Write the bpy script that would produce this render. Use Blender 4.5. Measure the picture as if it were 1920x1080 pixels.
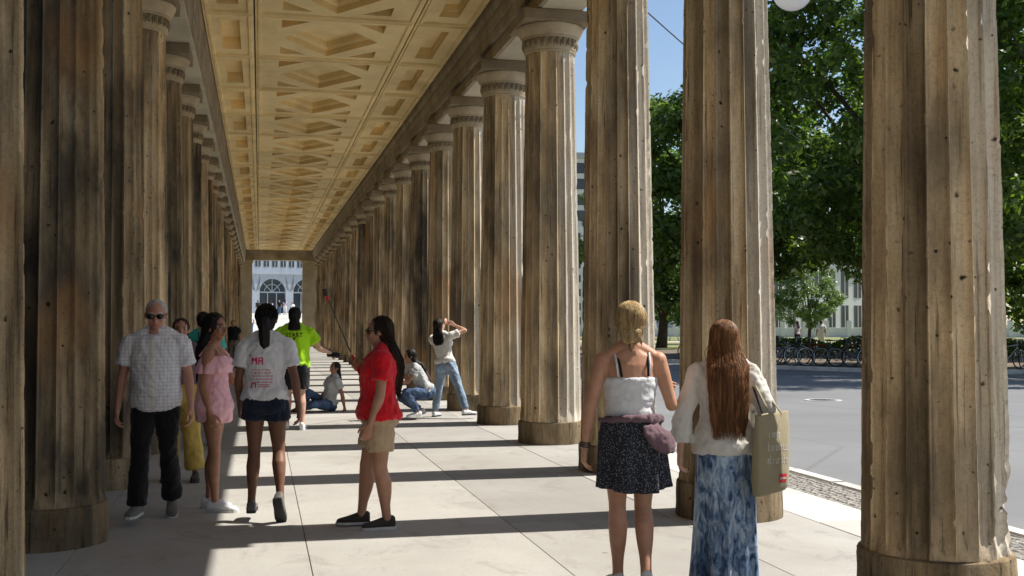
import bpy, bmesh, math, random
import numpy as np
from mathutils import Vector, Matrix, noise
from mathutils.bvhtree import BVHTree

random.seed(7)
R = math.radians
for o in list(bpy.data.objects):
    bpy.data.objects.remove(o, do_unlink=True)
scene = bpy.context.scene
COL = scene.collection

# ---------------------------------------------------------------- camera
cam_d = bpy.data.cameras.new("camera")
cam = bpy.data.objects.new("camera", cam_d)
COL.objects.link(cam)
cam.location = (0, 0, 1.55)
cam.rotation_euler = (R(90 + 1.827), 0, -R(12.69))
cam_d.sensor_width = 36
cam_d.lens = 36 * 2100 / 1920
cam_d.clip_start = 0.05
cam_d.clip_end = 3000
scene.camera = cam

# ---------------------------------------------------------------- sky, sun, exposure
SUN_AZ, SUN_EL = 89.0, 52.2            # azimuth from +Y towards +X
world = bpy.data.worlds.new("World")
scene.world = world
world.use_nodes = True
wn = world.node_tree
bg = wn.nodes["Background"]
sky_t = wn.nodes.new("ShaderNodeTexSky")
sky_t.sky_type = 'NISHITA'
sky_t.sun_disc = False
sky_t.sun_elevation = R(SUN_EL)
sky_t.sun_rotation = R(SUN_AZ)
sky_t.air_density = 1.0
sky_t.dust_density = 0.6
sky_t.ozone_density = 1.2
wn.links.new(sky_t.outputs[0], bg.inputs[0])
bg.inputs[1].default_value = 0.10

sun_d = bpy.data.lights.new("sun", 'SUN')
sun_d.energy = 5.0
sun_d.angle = R(0.53)
sun_d.color = (1.0, 0.95, 0.87)
sun = bpy.data.objects.new("sun", sun_d)
COL.objects.link(sun)
sd = Vector((math.sin(R(SUN_AZ)) * math.cos(R(SUN_EL)), math.cos(R(SUN_AZ)) * math.cos(R(SUN_EL)), math.sin(R(SUN_EL))))
sun.rotation_euler = sd.to_track_quat('Z', 'Y').to_euler()
sun.location = sd * 60

vs = scene.view_settings
vs.view_transform = 'Standard'
vs.look = 'None'
vs.exposure = 0.52
vs.gamma = 1.0
vs.use_curve_mapping = False
scene.cycles.max_bounces = 8
scene.cycles.diffuse_bounces = 5
scene.cycles.use_denoising = True

# ---------------------------------------------------------------- helpers
def tag(o, label=None, cat=None, group=None, kind=None):
    if label: o["label"] = label
    if cat: o["category"] = cat
    if group: o["group"] = group
    if kind: o["kind"] = kind
    return o

def empty(name, loc=(0, 0, 0), rz=0.0):
    o = bpy.data.objects.new(name, None)
    o.empty_display_size = 0.1
    COL.objects.link(o)
    o.location = loc
    o.rotation_euler = (0, 0, rz)
    return o

def link(name, me, parent=None, loc=(0, 0, 0), rz=0.0, scale=None):
    o = bpy.data.objects.new(name, me)
    COL.objects.link(o)
    o.location = loc
    o.rotation_euler = (0, 0, rz)
    if scale: o.scale = scale
    if parent: o.parent = parent
    return o

def copy_tree(o, parent=None):
    c = o.copy()
    COL.objects.link(c)
    c.parent = parent
    for ch in list(o.children):
        copy_tree(ch, c)
    return c

class MB:
    """collects vertices and faces for one mesh"""
    def __init__(self):
        self.v = []; self.f = []
    def add(self, v, f):
        b = len(self.v)
        self.v.extend([tuple(p) for p in v])
        self.f.extend([tuple(i + b for i in q) for q in f])
        return self
    def box(self, x0, x1, y0, y1, z0, z1):
        v = [(x0, y0, z0), (x1, y0, z0), (x1, y1, z0), (x0, y1, z0), (x0, y0, z1), (x1, y0, z1), (x1, y1, z1), (x0, y1, z1)]
        f = [(0, 3, 2, 1), (4, 5, 6, 7), (0, 1, 5, 4), (1, 2, 6, 5), (2, 3, 7, 6), (3, 0, 4, 7)]
        return self.add(v, f)
    def loft(self, sts, n=16, caps=True):
        """sts: (centre, a vector, b vector)"""
        v = []; f = []
        for c, a, b in sts:
            for i in range(n):
                t = 2 * math.pi * i / n
                v.append(tuple(c + a * math.cos(t) + b * math.sin(t)))
        m = len(sts)
        for j in range(m - 1):
            for i in range(n):
                k = (i + 1) % n
                f.append((j * n + i, j * n + k, (j + 1) * n + k, (j + 1) * n + i))
        if caps:
            f.append(tuple(range(n - 1, -1, -1)))
            f.append(tuple((m - 1) * n + i for i in range(n)))
        return self.add(v, f)
    def tube(self, pts, rad, n=10, ref=None, flat=1.0):
        pts = [Vector(p) for p in pts]
        sts = []
        prev = None
        for i, p in enumerate(pts):
            d = (pts[min(i + 1, len(pts) - 1)] - pts[max(i - 1, 0)])
            if d.length < 1e-9: d = Vector((0, 0, 1))
            d.normalize()
            if prev is None:
                rf = Vector(ref) if ref is not None else (Vector((0, 0, 1)) if abs(d.z) < 0.9 else Vector((1, 0, 0)))
            else:
                rf = prev
            a = rf - d * rf.dot(d)
            if a.length < 1e-6: a = d.orthogonal()
            a.normalize()
            prev = a
            b = d.cross(a)
            r = rad[i] if isinstance(rad, (list, tuple)) else rad
            sts.append((p, a * r, b * r * flat))
        return self.loft(sts, n)
    def ball(self, c, r, ax=None, n=16, m=10):
        c = Vector(c)
        if isinstance(r, (int, float)): r = (r, r, r)
        ax = ax or (Vector((1, 0, 0)), Vector((0, 1, 0)), Vector((0, 0, 1)))
        v = [c - ax[2] * r[2]]
        for j in range(1, m):
            ph = math.pi * j / m
            for i in range(n):
                t = 2 * math.pi * i / n
                v.append(c + ax[0] * (r[0] * math.sin(ph) * math.cos(t)) + ax[1] * (r[1] * math.sin(ph) * math.sin(t)) - ax[2] * (r[2] * math.cos(ph)))
        v.append(c + ax[2] * r[2])
        f = []
        for i in range(n):
            f.append((0, 1 + (i + 1) % n, 1 + i))
        for j in range(m - 2):
            for i in range(n):
                a = 1 + j * n + i; b = 1 + j * n + (i + 1) % n
                f.append((a, b, b + n, a + n))
        L = len(v) - 1
        for i in range(n):
            f.append((L, 1 + (m - 2) * n + i, 1 + (m - 2) * n + (i + 1) % n))
        return self.add(v, f)
    def lathe(self, prof, n=32, caps=True):
        sts = [(Vector((0, 0, z)), Vector((r, 0, 0)), Vector((0, r, 0))) for r, z in prof]
        return self.loft(sts, n, caps)
    def mesh(self, name, mat=None, smooth=False):
        me = bpy.data.meshes.new(name)
        me.from_pydata(self.v, [], self.f)
        if mat: me.materials.append(mat)
        if smooth: me.polygons.foreach_set('use_smooth', [True] * len(me.polygons))
        me.update()
        return me
    def build(self, name, mat=None, parent=None, loc=(0, 0, 0), rz=0.0, smooth=False):
        return link(name, self.mesh(name, mat, smooth), parent, loc, rz)

TMP = bpy.data.scenes.new("tmp_build")
def remeshed(mb, voxel, smooth=4, name='m'):
    """one continuous surface out of overlapping closed shells"""
    me = mb.mesh(name)
    o = bpy.data.objects.new('tmp', me)
    TMP.collection.objects.link(o)
    m = o.modifiers.new('r', 'REMESH'); m.mode = 'VOXEL'; m.voxel_size = voxel; m.use_smooth_shade = True
    if smooth:
        s = o.modifiers.new('s', 'SMOOTH'); s.factor = 0.5; s.iterations = smooth
    vl = TMP.view_layers[0]
    vl.update()
    dg = vl.depsgraph
    dg.update()
    out = bpy.data.meshes.new_from_object(o.evaluated_get(dg))
    bpy.data.objects.remove(o, do_unlink=True)
    bpy.data.meshes.remove(me)
    out.name = name
    out.materials.clear()
    out.polygons.foreach_set('use_smooth', [True] * len(out.polygons))
    return out

def coords(me):
    a = np.empty(len(me.vertices) * 3, dtype=np.float32)
    me.vertices.foreach_get('co', a)
    return a.reshape(-1, 3)
def set_coords(me, a):
    me.vertices.foreach_set('co', a.astype(np.float32).ravel()); me.update()
def normals(me):
    a = np.empty(len(me.vertices) * 3, dtype=np.float32)
    me.vertices.foreach_get('normal', a)
    return a.reshape(-1, 3)
def set_col(me, rgb):
    ca = me.color_attributes.new('Col', 'FLOAT_COLOR', 'POINT')
    arr = np.ones((len(me.vertices), 4), dtype=np.float32); arr[:, :3] = rgb
    ca.data.foreach_set('color', arr.ravel())
def bevel_box(sx, sy, sz, bev, mat, name, segs=1):
    """box of size sx,sy,sz with its top face centre at the origin, edges bevelled"""
    bm = bmesh.new()
    bmesh.ops.create_cube(bm, size=1)
    for v in bm.verts: v.co = Vector((v.co.x * sx, v.co.y * sy, v.co.z * sz - sz / 2))
    bmesh.ops.bevel(bm, geom=bm.edges[:], offset=bev, segments=segs, affect='EDGES')
    me = bpy.data.meshes.new(name); bm.to_mesh(me); bm.free()
    if mat: me.materials.append(mat)
    return me

# ---------------------------------------------------------------- materials
class NT:
    def __init__(self, name):
        self.m = bpy.data.materials.new(name); self.m.use_nodes = True
        self.t = self.m.node_tree; self.n = self.t.nodes
        self.b = self.n["Principled BSDF"]; self.out = self.n["Material Output"]
        self.b.inputs["Specular IOR Level"].default_value = 0.3
    def new(self, t, **kw):
        x = self.n.new(t)
        for k, v in kw.items(): setattr(x, k, v)
        return x
    def l(self, a, b): self.t.links.new(a, b)
    def coord(self, kind='Object', scale=(1, 1, 1), rnd=0.0):
        tc = self.new('ShaderNodeTexCoord')
        mp = self.new('ShaderNodeMapping'); mp.inputs['Scale'].default_value = scale
        src = tc.outputs[kind]
        if kind == 'World':
            pass
        if rnd:
            oi = self.new('ShaderNodeObjectInfo')
            mul = self.new('ShaderNodeMath', operation='MULTIPLY'); mul.inputs[1].default_value = rnd
            self.l(oi.outputs['Random'], mul.inputs[0])
            ad = self.new('ShaderNodeVectorMath', operation='ADD')
            self.l(src, ad.inputs[0]); self.l(mul.outputs[0], ad.inputs[1]); src = ad.outputs[0]
        self.l(src, mp.inputs['Vector'])
        return mp.outputs[0]
    def pos(self, scale=(1, 1, 1)):
        g = self.new('ShaderNodeNewGeometry')
        mp = self.new('ShaderNodeMapping'); mp.inputs['Scale'].default_value = scale
        self.l(g.outputs['Position'], mp.inputs['Vector'])
        return mp.outputs[0]
    def noise(self, vec, scale, detail=4, rough=0.55, dist=0.0):
        x = self.new('ShaderNodeTexNoise')
        x.inputs['Scale'].default_value = scale; x.inputs['Detail'].default_value = detail
        x.inputs['Roughness'].default_value = rough; x.inputs['Distortion'].default_value = dist
        self.l(vec, x.inputs['Vector'])
        return x.outputs['Fac']
    def ramp(self, fac, stops):
        x = self.new('ShaderNodeValToRGB')
        e = x.color_ramp.elements
        while len(e) < len(stops): e.new(0.5)
        for i, (p, c) in enumerate(stops):
            e[i].position = p
            e[i].color = (c, c, c, 1) if isinstance(c, (int, float)) else (*c, 1)
        self.l(fac, x.inputs[0])
        return x.outputs[0]
    def mix(self, fac, a, b, mode='MIX'):
        x = self.new('ShaderNodeMix', data_type='RGBA', blend_type=mode)
        for inp, val in ((x.inputs[0], fac), (x.inputs[6], a), (x.inputs[7], b)):
            if isinstance(val, (int, float)): inp.default_value = val
            elif isinstance(val, tuple): inp.default_value = (*val, 1)
            else: self.l(val, inp)
        return x.outputs[2]
    def bump(self, h, strength=0.3, dist=0.02, prev=None):
        x = self.new('ShaderNodeBump'); x.inputs['Strength'].default_value = strength; x.inputs['Distance'].default_value = dist
        self.l(h, x.inputs['Height'])
        if prev is not None: self.l(prev, x.inputs['Normal'])
        self.l(x.outputs[0], self.b.inputs['Normal'])
        return x.outputs[0]
    def base(self, c):
        if isinstance(c, tuple): self.b.inputs['Base Color'].default_value = (*c, 1)
        else: self.l(c, self.b.inputs['Base Color'])
    def rough(self, r): self.b.inputs['Roughness'].default_value = r

def m_plain(name, c, rough=0.6, metal=0.0, var=0.12, scale=30, bump=0.0, spec=0.3):
    t = NT(name)
    nz = t.noise(t.coord('Object'), scale, 4)
    lo = tuple(x * (1 - var) for x in c); hi = tuple(min(1, x * (1 + var)) for x in c)
    t.base(t.ramp(nz, [(0.3, lo), (0.7, hi)]))
    t.rough(rough); t.b.inputs['Metallic'].default_value = metal
    t.b.inputs["Specular IOR Level"].default_value = spec
    if bump: t.bump(nz, bump, 0.01)
    return t.m

def m_stone_column(name, tone=1.0, soot=0.5):
    t = NT(name)
    v = t.coord('Object', (1, 1, 1), rnd=17.0)
    vs_ = t.coord('Object', (1, 1, 0.13), rnd=17.0)
    big = t.noise(t.coord('Object', (1, 1, 0.45), rnd=31.0), 1.6, 5, 0.6)
    streak = t.noise(vs_, 7.0, 6, 0.62)
    fine = t.noise(v, 42, 6, 0.7)
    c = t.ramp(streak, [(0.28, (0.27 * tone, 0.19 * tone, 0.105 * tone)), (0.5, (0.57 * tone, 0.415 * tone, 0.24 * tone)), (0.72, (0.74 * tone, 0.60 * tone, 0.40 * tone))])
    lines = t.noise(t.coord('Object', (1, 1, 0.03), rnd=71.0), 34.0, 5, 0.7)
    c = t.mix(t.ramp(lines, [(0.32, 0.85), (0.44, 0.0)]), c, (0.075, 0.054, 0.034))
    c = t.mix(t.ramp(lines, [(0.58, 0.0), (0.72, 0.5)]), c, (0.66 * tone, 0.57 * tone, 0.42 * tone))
    grit = t.noise(v, 95, 4, 0.8)
    c = t.mix(t.ramp(grit, [(0.32, 0.45), (0.44, 0.0)]), c, (0.10, 0.078, 0.052))
    # soot crust
    sm = t.ramp(big, [(0.45, 0.0), (0.62, soot)])
    st2 = t.noise(t.coord('Object', (1, 1, 0.06), rnd=91.0), 4.5, 4, 0.55)
    c = t.mix(t.ramp(st2, [(0.54, 0.0), (0.66, 0.7)]), c, (0.085, 0.066, 0.046))
    c = t.mix(sm, c, (0.06, 0.052, 0.042))
    # street side of the shafts: rain-wash pallor plus sun brightness painted in
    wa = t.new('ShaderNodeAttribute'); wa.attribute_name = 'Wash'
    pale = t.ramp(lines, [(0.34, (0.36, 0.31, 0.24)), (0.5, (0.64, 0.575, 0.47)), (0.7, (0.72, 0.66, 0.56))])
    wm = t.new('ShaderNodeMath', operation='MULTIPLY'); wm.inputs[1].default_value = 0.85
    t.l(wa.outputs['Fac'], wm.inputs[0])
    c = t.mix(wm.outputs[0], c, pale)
    # rusty patches
    ru = t.noise(t.coord('Object', (1, 1, 0.5), rnd=53.0), 1.1, 3, 0.5)
    c = t.mix(t.ramp(ru, [(0.59, 0.0), (0.70, 0.5)]), c, (0.42, 0.21, 0.08))
    c = t.mix(t.ramp(fine, [(0.25, 0.4), (0.5, 0.0)]), c, (0.07, 0.055, 0.04))
    # pits
    wob = t.new('ShaderNodeTexNoise'); wob.inputs['Scale'].default_value = 30; t.l(v, wob.inputs['Vector'])
    wv = t.new('ShaderNodeVectorMath', operation='MULTIPLY_ADD'); wv.inputs[1].default_value = (0.035, 0.035, 0.035)
    t.l(wob.outputs['Color'], wv.inputs[0]); t.l(v, wv.inputs[2])
    pm = None
    for sc_, lo_, hi_, g_ in ((8.0, 0.05, 0.15, 0.72), (19.0, 0.06, 0.20, 0.80)):
        vo = t.new('ShaderNodeTexVoronoi'); vo.inputs['Scale'].default_value = sc_; t.l(wv.outputs[0], vo.inputs['Vector'])
        sel = t.new('ShaderNodeSeparateColor'); t.l(vo.outputs['Color'], sel.inputs[0])
        pit = t.ramp(vo.outputs['Distance'], [(lo_, 1.0), (hi_, 0.0)])
        gate = t.ramp(sel.outputs[0], [(g_, 0.0), (min(1, g_ + 0.12), 1.0)])
        q = t.mix(1.0, pit, gate, 'MULTIPLY')
        pm = q if pm is None else t.mix(1.0, pm, q, 'LIGHTEN')
    c = t.mix(pm, c, (0.02, 0.016, 0.012))
    at = t.new('ShaderNodeVertexColor'); at.layer_name = 'Col'
    c = t.mix(1.0, c, at.outputs['Color'], 'MULTIPLY')
    t.base(c); t.rough(0.92); t.b.inputs["Specular IOR Level"].default_value = 0.12
    n1 = t.bump(fine, 0.6, 0.008)
    inv = t.new('ShaderNodeInvert'); t.l(pm, inv.inputs['Color'])
    t.bump(inv.outputs[0], 0.7, 0.015, n1)
    return t.m

def m_stone(name, c, var=0.25, rough=0.85, scale=3.0, stain=0.35, stain_c=(0.08, 0.065, 0.05), bump=0.25, rnd=9.0, speck=0.0):
    t = NT(name)
    v = t.coord('Object', (1, 1, 1), rnd=rnd)
    n = t.noise(v, scale, 6, 0.6); f = t.noise(v, scale * 18, 5, 0.7)
    col = t.ramp(n, [(0.3, tuple(x * (1 - var) for x in c)), (0.7, tuple(min(1, x * (1 + var)) for x in c))])
    oi = t.new('ShaderNodeObjectInfo')
    col = t.mix(1.0, col, t.ramp(oi.outputs['Random'], [(0.0, 0.9), (1.0, 1.08)]), 'MULTIPLY')
    if stain:
        s = t.noise(t.coord('Object', (1, 1, 1), rnd=rnd * 2.3), scale * 0.5, 6, 0.65)
        col = t.mix(t.ramp(s, [(0.5, 0.0), (0.75, stain)]), col, stain_c)
    if speck:
        col = t.mix(t.ramp(f, [(0.3, speck), (0.5, 0.0)]), col, stain_c)
    t.base(col); t.rough(rough); t.b.inputs["Specular IOR Level"].default_value = 0.2
    t.bump(f, bump, 0.006)
    return t.m

M = {}
M['column'] = m_stone_column('column_stone', 1.12, 0.6)
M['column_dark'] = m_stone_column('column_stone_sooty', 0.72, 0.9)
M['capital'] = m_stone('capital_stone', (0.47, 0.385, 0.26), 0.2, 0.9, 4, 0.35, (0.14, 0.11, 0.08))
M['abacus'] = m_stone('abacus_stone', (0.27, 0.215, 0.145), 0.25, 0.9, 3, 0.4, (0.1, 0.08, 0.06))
M['soffit'] = m_stone('architrave_plaster', (0.55, 0.49, 0.37), 0.15, 0.9, 1.5, 0.3, (0.2, 0.16, 0.11), 0.15)
M['moulding'] = m_stone('moulding_stone', (0.35, 0.29, 0.21), 0.3, 0.85, 2.0, 0.4, (0.05, 0.04, 0.03))
M['ceiling'] = m_stone('ceiling_paint', (0.90, 0.71, 0.37), 0.10, 0.8, 1.4, 0.5, (0.48, 0.33, 0.15), 0.12, rnd=40.0)
M['ceiling_line'] = m_stone('ceiling_bead_paint', (0.50, 0.34, 0.13), 0.15, 0.8, 1.4, 0.3, (0.2, 0.12, 0.05), 0.12)
M['slab'] = m_stone('floor_slab', (0.50, 0.47, 0.41), 0.08, 0.75, 1.3, 0.22, (0.26, 0.235, 0.20), 0.25, rnd=23.0, speck=0.25)
def m_slab():
    t = NT('floor_slab')
    v = t.coord('Object', (1, 1, 1), rnd=23.0); w = t.pos()
    n = t.noise(v, 1.1, 6, 0.6); f = t.noise(v, 60, 5, 0.75); big = t.noise(w, 0.45, 5, 0.6)
    c = t.ramp(n, [(0.3, (0.385, 0.375, 0.35)), (0.7, (0.45, 0.44, 0.41))])
    oi = t.new('ShaderNodeObjectInfo')
    c = t.mix(1.0, c, t.ramp(oi.outputs['Random'], [(0.0, (0.80, 0.79, 0.78)), (0.5, (0.98, 0.965, 0.94)), (1.0, (1.08, 1.07, 1.05))]), 'MULTIPLY')
    c = t.mix(t.ramp(big, [(0.42, 0.0), (0.72, 0.5)]), c, (0.27, 0.25, 0.225))
    wet = t.noise(t.pos((1.0, 0.6, 1)), 2.6, 6, 0.7, 0.8)
    c = t.mix(t.ramp(wet, [(0.54, 0.0), (0.68, 0.5)]), c, (0.24, 0.22, 0.195))
    c = t.mix(t.ramp(f, [(0.30, 0.45), (0.48, 0.0)]), c, (0.2, 0.19, 0.17))
    for sc_, gate_, col_ in ((2.3, 0.72, (0.13, 0.12, 0.11)), (5.5, 0.86, (0.18, 0.165, 0.15))):
        vo = t.new('ShaderNodeTexVoronoi'); vo.inputs['Scale'].default_value = sc_; t.l(w, vo.inputs['Vector'])
        sp = t.new('ShaderNodeSeparateColor'); t.l(vo.outputs['Color'], sp.inputs[0])
        spot = t.mix(1.0, t.ramp(vo.outputs['Distance'], [(0.045, 1.0), (0.075, 0.0)]), t.ramp(sp.outputs[1], [(gate_, 0.0), (gate_ + 0.1, 0.7)]), 'MULTIPLY')
        c = t.mix(spot, c, col_)
    t.base(c); t.rough(0.78); t.b.inputs["Specular IOR Level"].default_value = 0.2
    t.bump(f, 0.25, 0.004)
    return t.m
M['slab'] = m_slab()
M['joint'] = m_plain('joint_mortar', (0.20, 0.185, 0.16), 0.95)
M['apron'] = m_stone('apron_slab', (0.54, 0.52, 0.48), 0.1, 0.8, 2.0, 0.2, (0.3, 0.28, 0.24), 0.3, rnd=23.0)
M['cobble'] = m_stone('cobble_granite', (0.33, 0.31, 0.28), 0.3, 0.8, 6.0, 0.2, (0.12, 0.11, 0.1), 0.4, rnd=60.0)
M['kerb'] = m_stone('kerb_granite', (0.58, 0.56, 0.52), 0.12, 0.8, 5.0, 0.2, (0.2, 0.19, 0.17), 0.3, rnd=60.0)
M['pier'] = m_stone('pier_stone', (0.38, 0.30, 0.19), 0.2, 0.9, 1.5, 0.35, (0.14, 0.1, 0.07))

def m_asphalt():
    t = NT('asphalt')
    v = t.pos()
    n = t.noise(v, 0.35, 5, 0.6); f = t.noise(v, 60, 3, 0.7)
    st = t.noise(t.pos((0.05, 0.9, 1)), 1.5, 4, 0.6)
    c = t.ramp(n, [(0.3, (0.185, 0.187, 0.19)), (0.7, (0.225, 0.227, 0.23))])
    c = t.mix(t.ramp(st, [(0.55, 0.0), (0.72, 0.35)]), c, (0.155, 0.155, 0.16))
    c = t.mix(t.ramp(f, [(0.3, 0.4), (0.5, 0.0)]), c, (0.13, 0.13, 0.13))
    cr = t.new('ShaderNodeTexVoronoi'); cr.feature = 'DISTANCE_TO_EDGE'; cr.inputs['Scale'].default_value = 0.22; t.l(t.pos((1, 0.6, 1)), cr.inputs['Vector'])
    c = t.mix(t.ramp(cr.outputs['Distance'], [(0.002, 0.35), (0.006, 0.0)]), c, (0.09, 0.09, 0.09))
    pt = t.noise(t.pos((0.12, 0.3, 1)), 1.0, 2, 0.4)
    c = t.mix(t.ramp(pt, [(0.56, 0.0), (0.57, 0.14)]), c, (0.13, 0.13, 0.135))
    t.base(c); t.rough(0.8); t.bump(f, 0.3, 0.004)
    return t.m
M['asphalt'] = m_asphalt()
def m_ground(name, a, b, scale=1.0):
    t = NT(name)
    v = t.pos()
    n = t.noise(v, 0.25 * scale, 5, 0.6); f = t.noise(v, 9 * scale, 5, 0.7)
    c = t.mix(t.ramp(n, [(0.35, 0.0), (0.65, 1.0)]), a, b)
    c = t.mix(t.ramp(f, [(0.35, 0.45), (0.6, 0.0)]), c, tuple(x * 0.5 for x in a))
    t.base(c); t.rough(0.95); t.bump(f, 0.5, 0.03)
    return t.m
M['lawn'] = m_ground('lawn_grass', (0.19, 0.21, 0.075), (0.30, 0.29, 0.13))
M['dirt'] = m_ground('park_earth', (0.16, 0.12, 0.085), (0.22, 0.17, 0.12))
M['path'] = m_ground('gravel_path', (0.55, 0.50, 0.40), (0.6, 0.55, 0.46))
M['plaza'] = m_ground('plaza_paving', (0.55, 0.53, 0.48), (0.6, 0.58, 0.53))
M['ground'] = m_ground('far_ground', (0.12, 0.13, 0.07), (0.17, 0.16, 0.1))

def m_leaf(name, a, b, trans=0.35):
    t = NT(name)
    g = t.new('ShaderNodeNewGeometry')
    c = t.ramp(g.outputs['Random Per Island'], [(0.0, a), (0.6, tuple((x + y) / 2 for x, y in zip(a, b))), (1.0, b)])
    t.base(c); t.rough(0.42); t.b.inputs["Specular IOR Level"].default_value = 0.45
    tr = t.new('ShaderNodeBsdfTranslucent'); 
    c2 = t.mix(1.0, c, (1.6, 1.9, 0.6), 'MULTIPLY'); t.l(c2, tr.inputs['Color'])
    mx = t.new('ShaderNodeMixShader'); mx.inputs[0].default_value = trans
    t.l(t.b.outputs[0], mx.inputs[1]); t.l(tr.outputs[0], mx.inputs[2]); t.l(mx.outputs[0], t.out.inputs['Surface'])
    return t.m
M['leaf'] = m_leaf('chestnut_leaf', (0.036, 0.075, 0.018), (0.17, 0.23, 0.05), 0.42)
M['leaf_pale'] = m_leaf('pale_leaf', (0.10, 0.15, 0.075), (0.2, 0.26, 0.13))
M['bark'] = m_stone('bark', (0.075, 0.058, 0.042), 0.35, 0.95, 6, 0.3, (0.03, 0.025, 0.02), 0.6)
M['white_wall'] = m_plain('facade_white', (0.66, 0.66, 0.64), 0.85, var=0.06, scale=0.6)
M['blue_wall'] = m_plain('facade_blue_grey', (0.40, 0.44, 0.50), 0.85, var=0.08, scale=0.6)
M['grey_wall'] = m_plain('facade_grey', (0.42, 0.44, 0.45), 0.85, var=0.08, scale=0.6)
M['glass'] = m_plain('window_glass', (0.035, 0.045, 0.06), 0.12, var=0.3, scale=0.5, spec=0.6)
M['frame_dark'] = m_plain('window_frame', (0.08, 0.09, 0.10), 0.5)
M['wire'] = m_plain('wire_metal', (0.05, 0.05, 0.05), 0.5)
def m_globe():
    t = NT('lamp_globe_glass'); t.base((0.80, 0.80, 0.82)); t.rough(0.25)
    return t.m
M['globe'] = m_globe()

# ================================================================ the setting
S = 2.86                     # column spacing
Y0 = 5.69                    # nearest column in view
XR, XL = 3.73, -1.475        # the two rows
NCOL = 25
YEND = 75.6
ZC = 6.42                    # ceiling
AB, AT = 5.60, 6.50          # architrave bottom / top

def sheet(name, pts, z, mat, kind='structure'):
    mb = MB(); mb.add([(x, y, z) for x, y in pts], [tuple(range(len(pts)))])
    o = mb.build(name, mat)
    return tag(o, kind=kind)

sheet('ground', [(-900, -300), (1200, -300), (1200, 1500), (-900, 1500)], -0.22, M['ground'])
sheet('road', [(5.55, -40), (120, -40), (120, 160), (5.55, 160)], -0.12, M['asphalt'])
sheet('garden_lawn', [(-40, -20), (-2.35, -20), (-2.35, 90), (-40, 90)], -0.06, M['lawn'])

# park beyond the road, with kerb stones along its edge
EDGE = [(15.2, 120), (16.2, 62), (17.0, 47), (18.4, 38.5), (20.6, 34.6), (26, 32.4), (44, 27.5), (80, 19)]
park_pts = EDGE + [(190, 10), (260, 300), (15.2, 300)]
park = sheet('park_ground', park_pts, -0.004, M['dirt'])
kerb_far = tag(empty('park_kerb', (0, 0, 0)), kind='structure')
kme = bevel_box(1.0, 0.22, 0.16, 0.02, M['kerb'], 'kerb_stone')
def along(poly, step, start=0.0, end=1e9):
    d = 0; out = []
    nxt = start
    for (x0, y0), (x1, y1) in zip(poly, poly[1:]):
        L = math.hypot(x1 - x0, y1 - y0)
        while nxt <= d + L and nxt < end:
            t = (nxt - d) / L
            out.append((x0 + (x1 - x0) * t, y0 + (y1 - y0) * t, math.atan2(y1 - y0, x1 - x0)))
            nxt += step
        d += L
    return out
for x, y, a in along(EDGE, 1.01, 66, 128):
    link('kerb_stone', kme, kerb_far, (x, y, 0.02), a)
# sunlit lawn with a gravel path across it
lw = [(22, 118), (24, 64), (34, 56), (60, 45), (100, 34), (170, 30), (230, 250), (22, 250)]
sheet('lawn', lw, 0.004, M['lawn'])
sheet('gravel_path', [(20, 96), (60, 72), (140, 52), (142, 56), (61, 77), (20, 102)], 0.012, M['path'])

# near pavement outside the columns: slabs, cobbles, kerb
pav = sheet('pavement', [(4.27, -6), (5.42, -6), (5.42, 90), (4.27, 90)], -0.05, M['joint'])
ame = [bevel_box(0.63, l - 0.008, 0.06, 0.006, M['apron'], 'paving_slab') for l in (1.2, 1.43, 1.0)]
y = -4.0; i = 0
while y < 60:
    l = (1.2, 1.43, 1.0)[i % 3]
    link('paving_slab', ame[i % 3], pav, (4.595, y + l / 2, random.uniform(-0.004, 0.001)))
    y += l; i += 1
cme = []
for k in range(5):
    bm = bmesh.new(); bmesh.ops.create_cube(bm, size=1)
    rr = random.Random(k)
    for v in bm.verts:
        v.co = Vector((v.co.x * 0.064 * rr.uniform(.85, 1.05), v.co.y * 0.064 * rr.uniform(.85, 1.05), v.co.z * 0.07 - 0.035))
    bmesh.ops.bevel(bm, geom=[e for e in bm.edges if (e.verts[0].co.z > -0.01 and e.verts[1].co.z > -0.01)], offset=0.011, segments=1, affect='EDGES')
    me = bpy.data.meshes.new('cobble'); bm.to_mesh(me); bm.free(); me.materials.append(M['cobble'])
    cme.append(me)
rest = MB()
ncob = 0
y = 5.0; row = 0
while y < 34:
    for c in range(7):
        x = 4.945 + c * 0.071 + random.uniform(-.004, .004)
        z = random.uniform(-0.010, 0.002)
        yy = y + random.uniform(-.005, .005) + (0.018 if c % 2 else 0)
        if 8.35 <= y < 11.35 and ncob < 300:
            o = link('cobble', cme[(c * 3 + row) % 5], pav, (x, yy, z), random.uniform(-.12, .12)); ncob += 1
        else:
            h = 0.031
            rest.add([(x - h, yy - h, z - .05), (x + h, yy - h, z - .05), (x + h, yy + h, z - .05), (x - h, yy + h, z - .05),
                      (x - h, yy - h, z - .008), (x + h, yy - h, z - .008), (x + h, yy + h, z - .008), (x - h, yy + h, z - .008),
                      (x - h * .7, yy - h * .7, z), (x + h * .7, yy - h * .7, z), (x + h * .7, yy + h * .7, z), (x - h * .7, yy + h * .7, z)],
                     [(0, 1, 5, 4), (1, 2, 6, 5), (2, 3, 7, 6), (3, 0, 4, 7), (4, 5, 9, 8), (5, 6, 10, 9), (6, 7, 11, 10), (7, 4, 8, 11), (8, 9, 10, 11)])
    y += 0.071; row += 1
tag(rest.build('small_cobbles', M['cobble'], pav), kind='stuff')
kerb = tag(empty('kerb', (5.5, 0, 0)), kind='structure')
kme2 = bevel_box(0.17, 0.99, 0.3, 0.018, M['kerb'], 'kerb_stone', 2)
for k in range(64):
    link('kerb_stone', kme2, kerb, (0.012, -3.5 + k, 0.012 + random.uniform(-.003, .003)))

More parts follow.
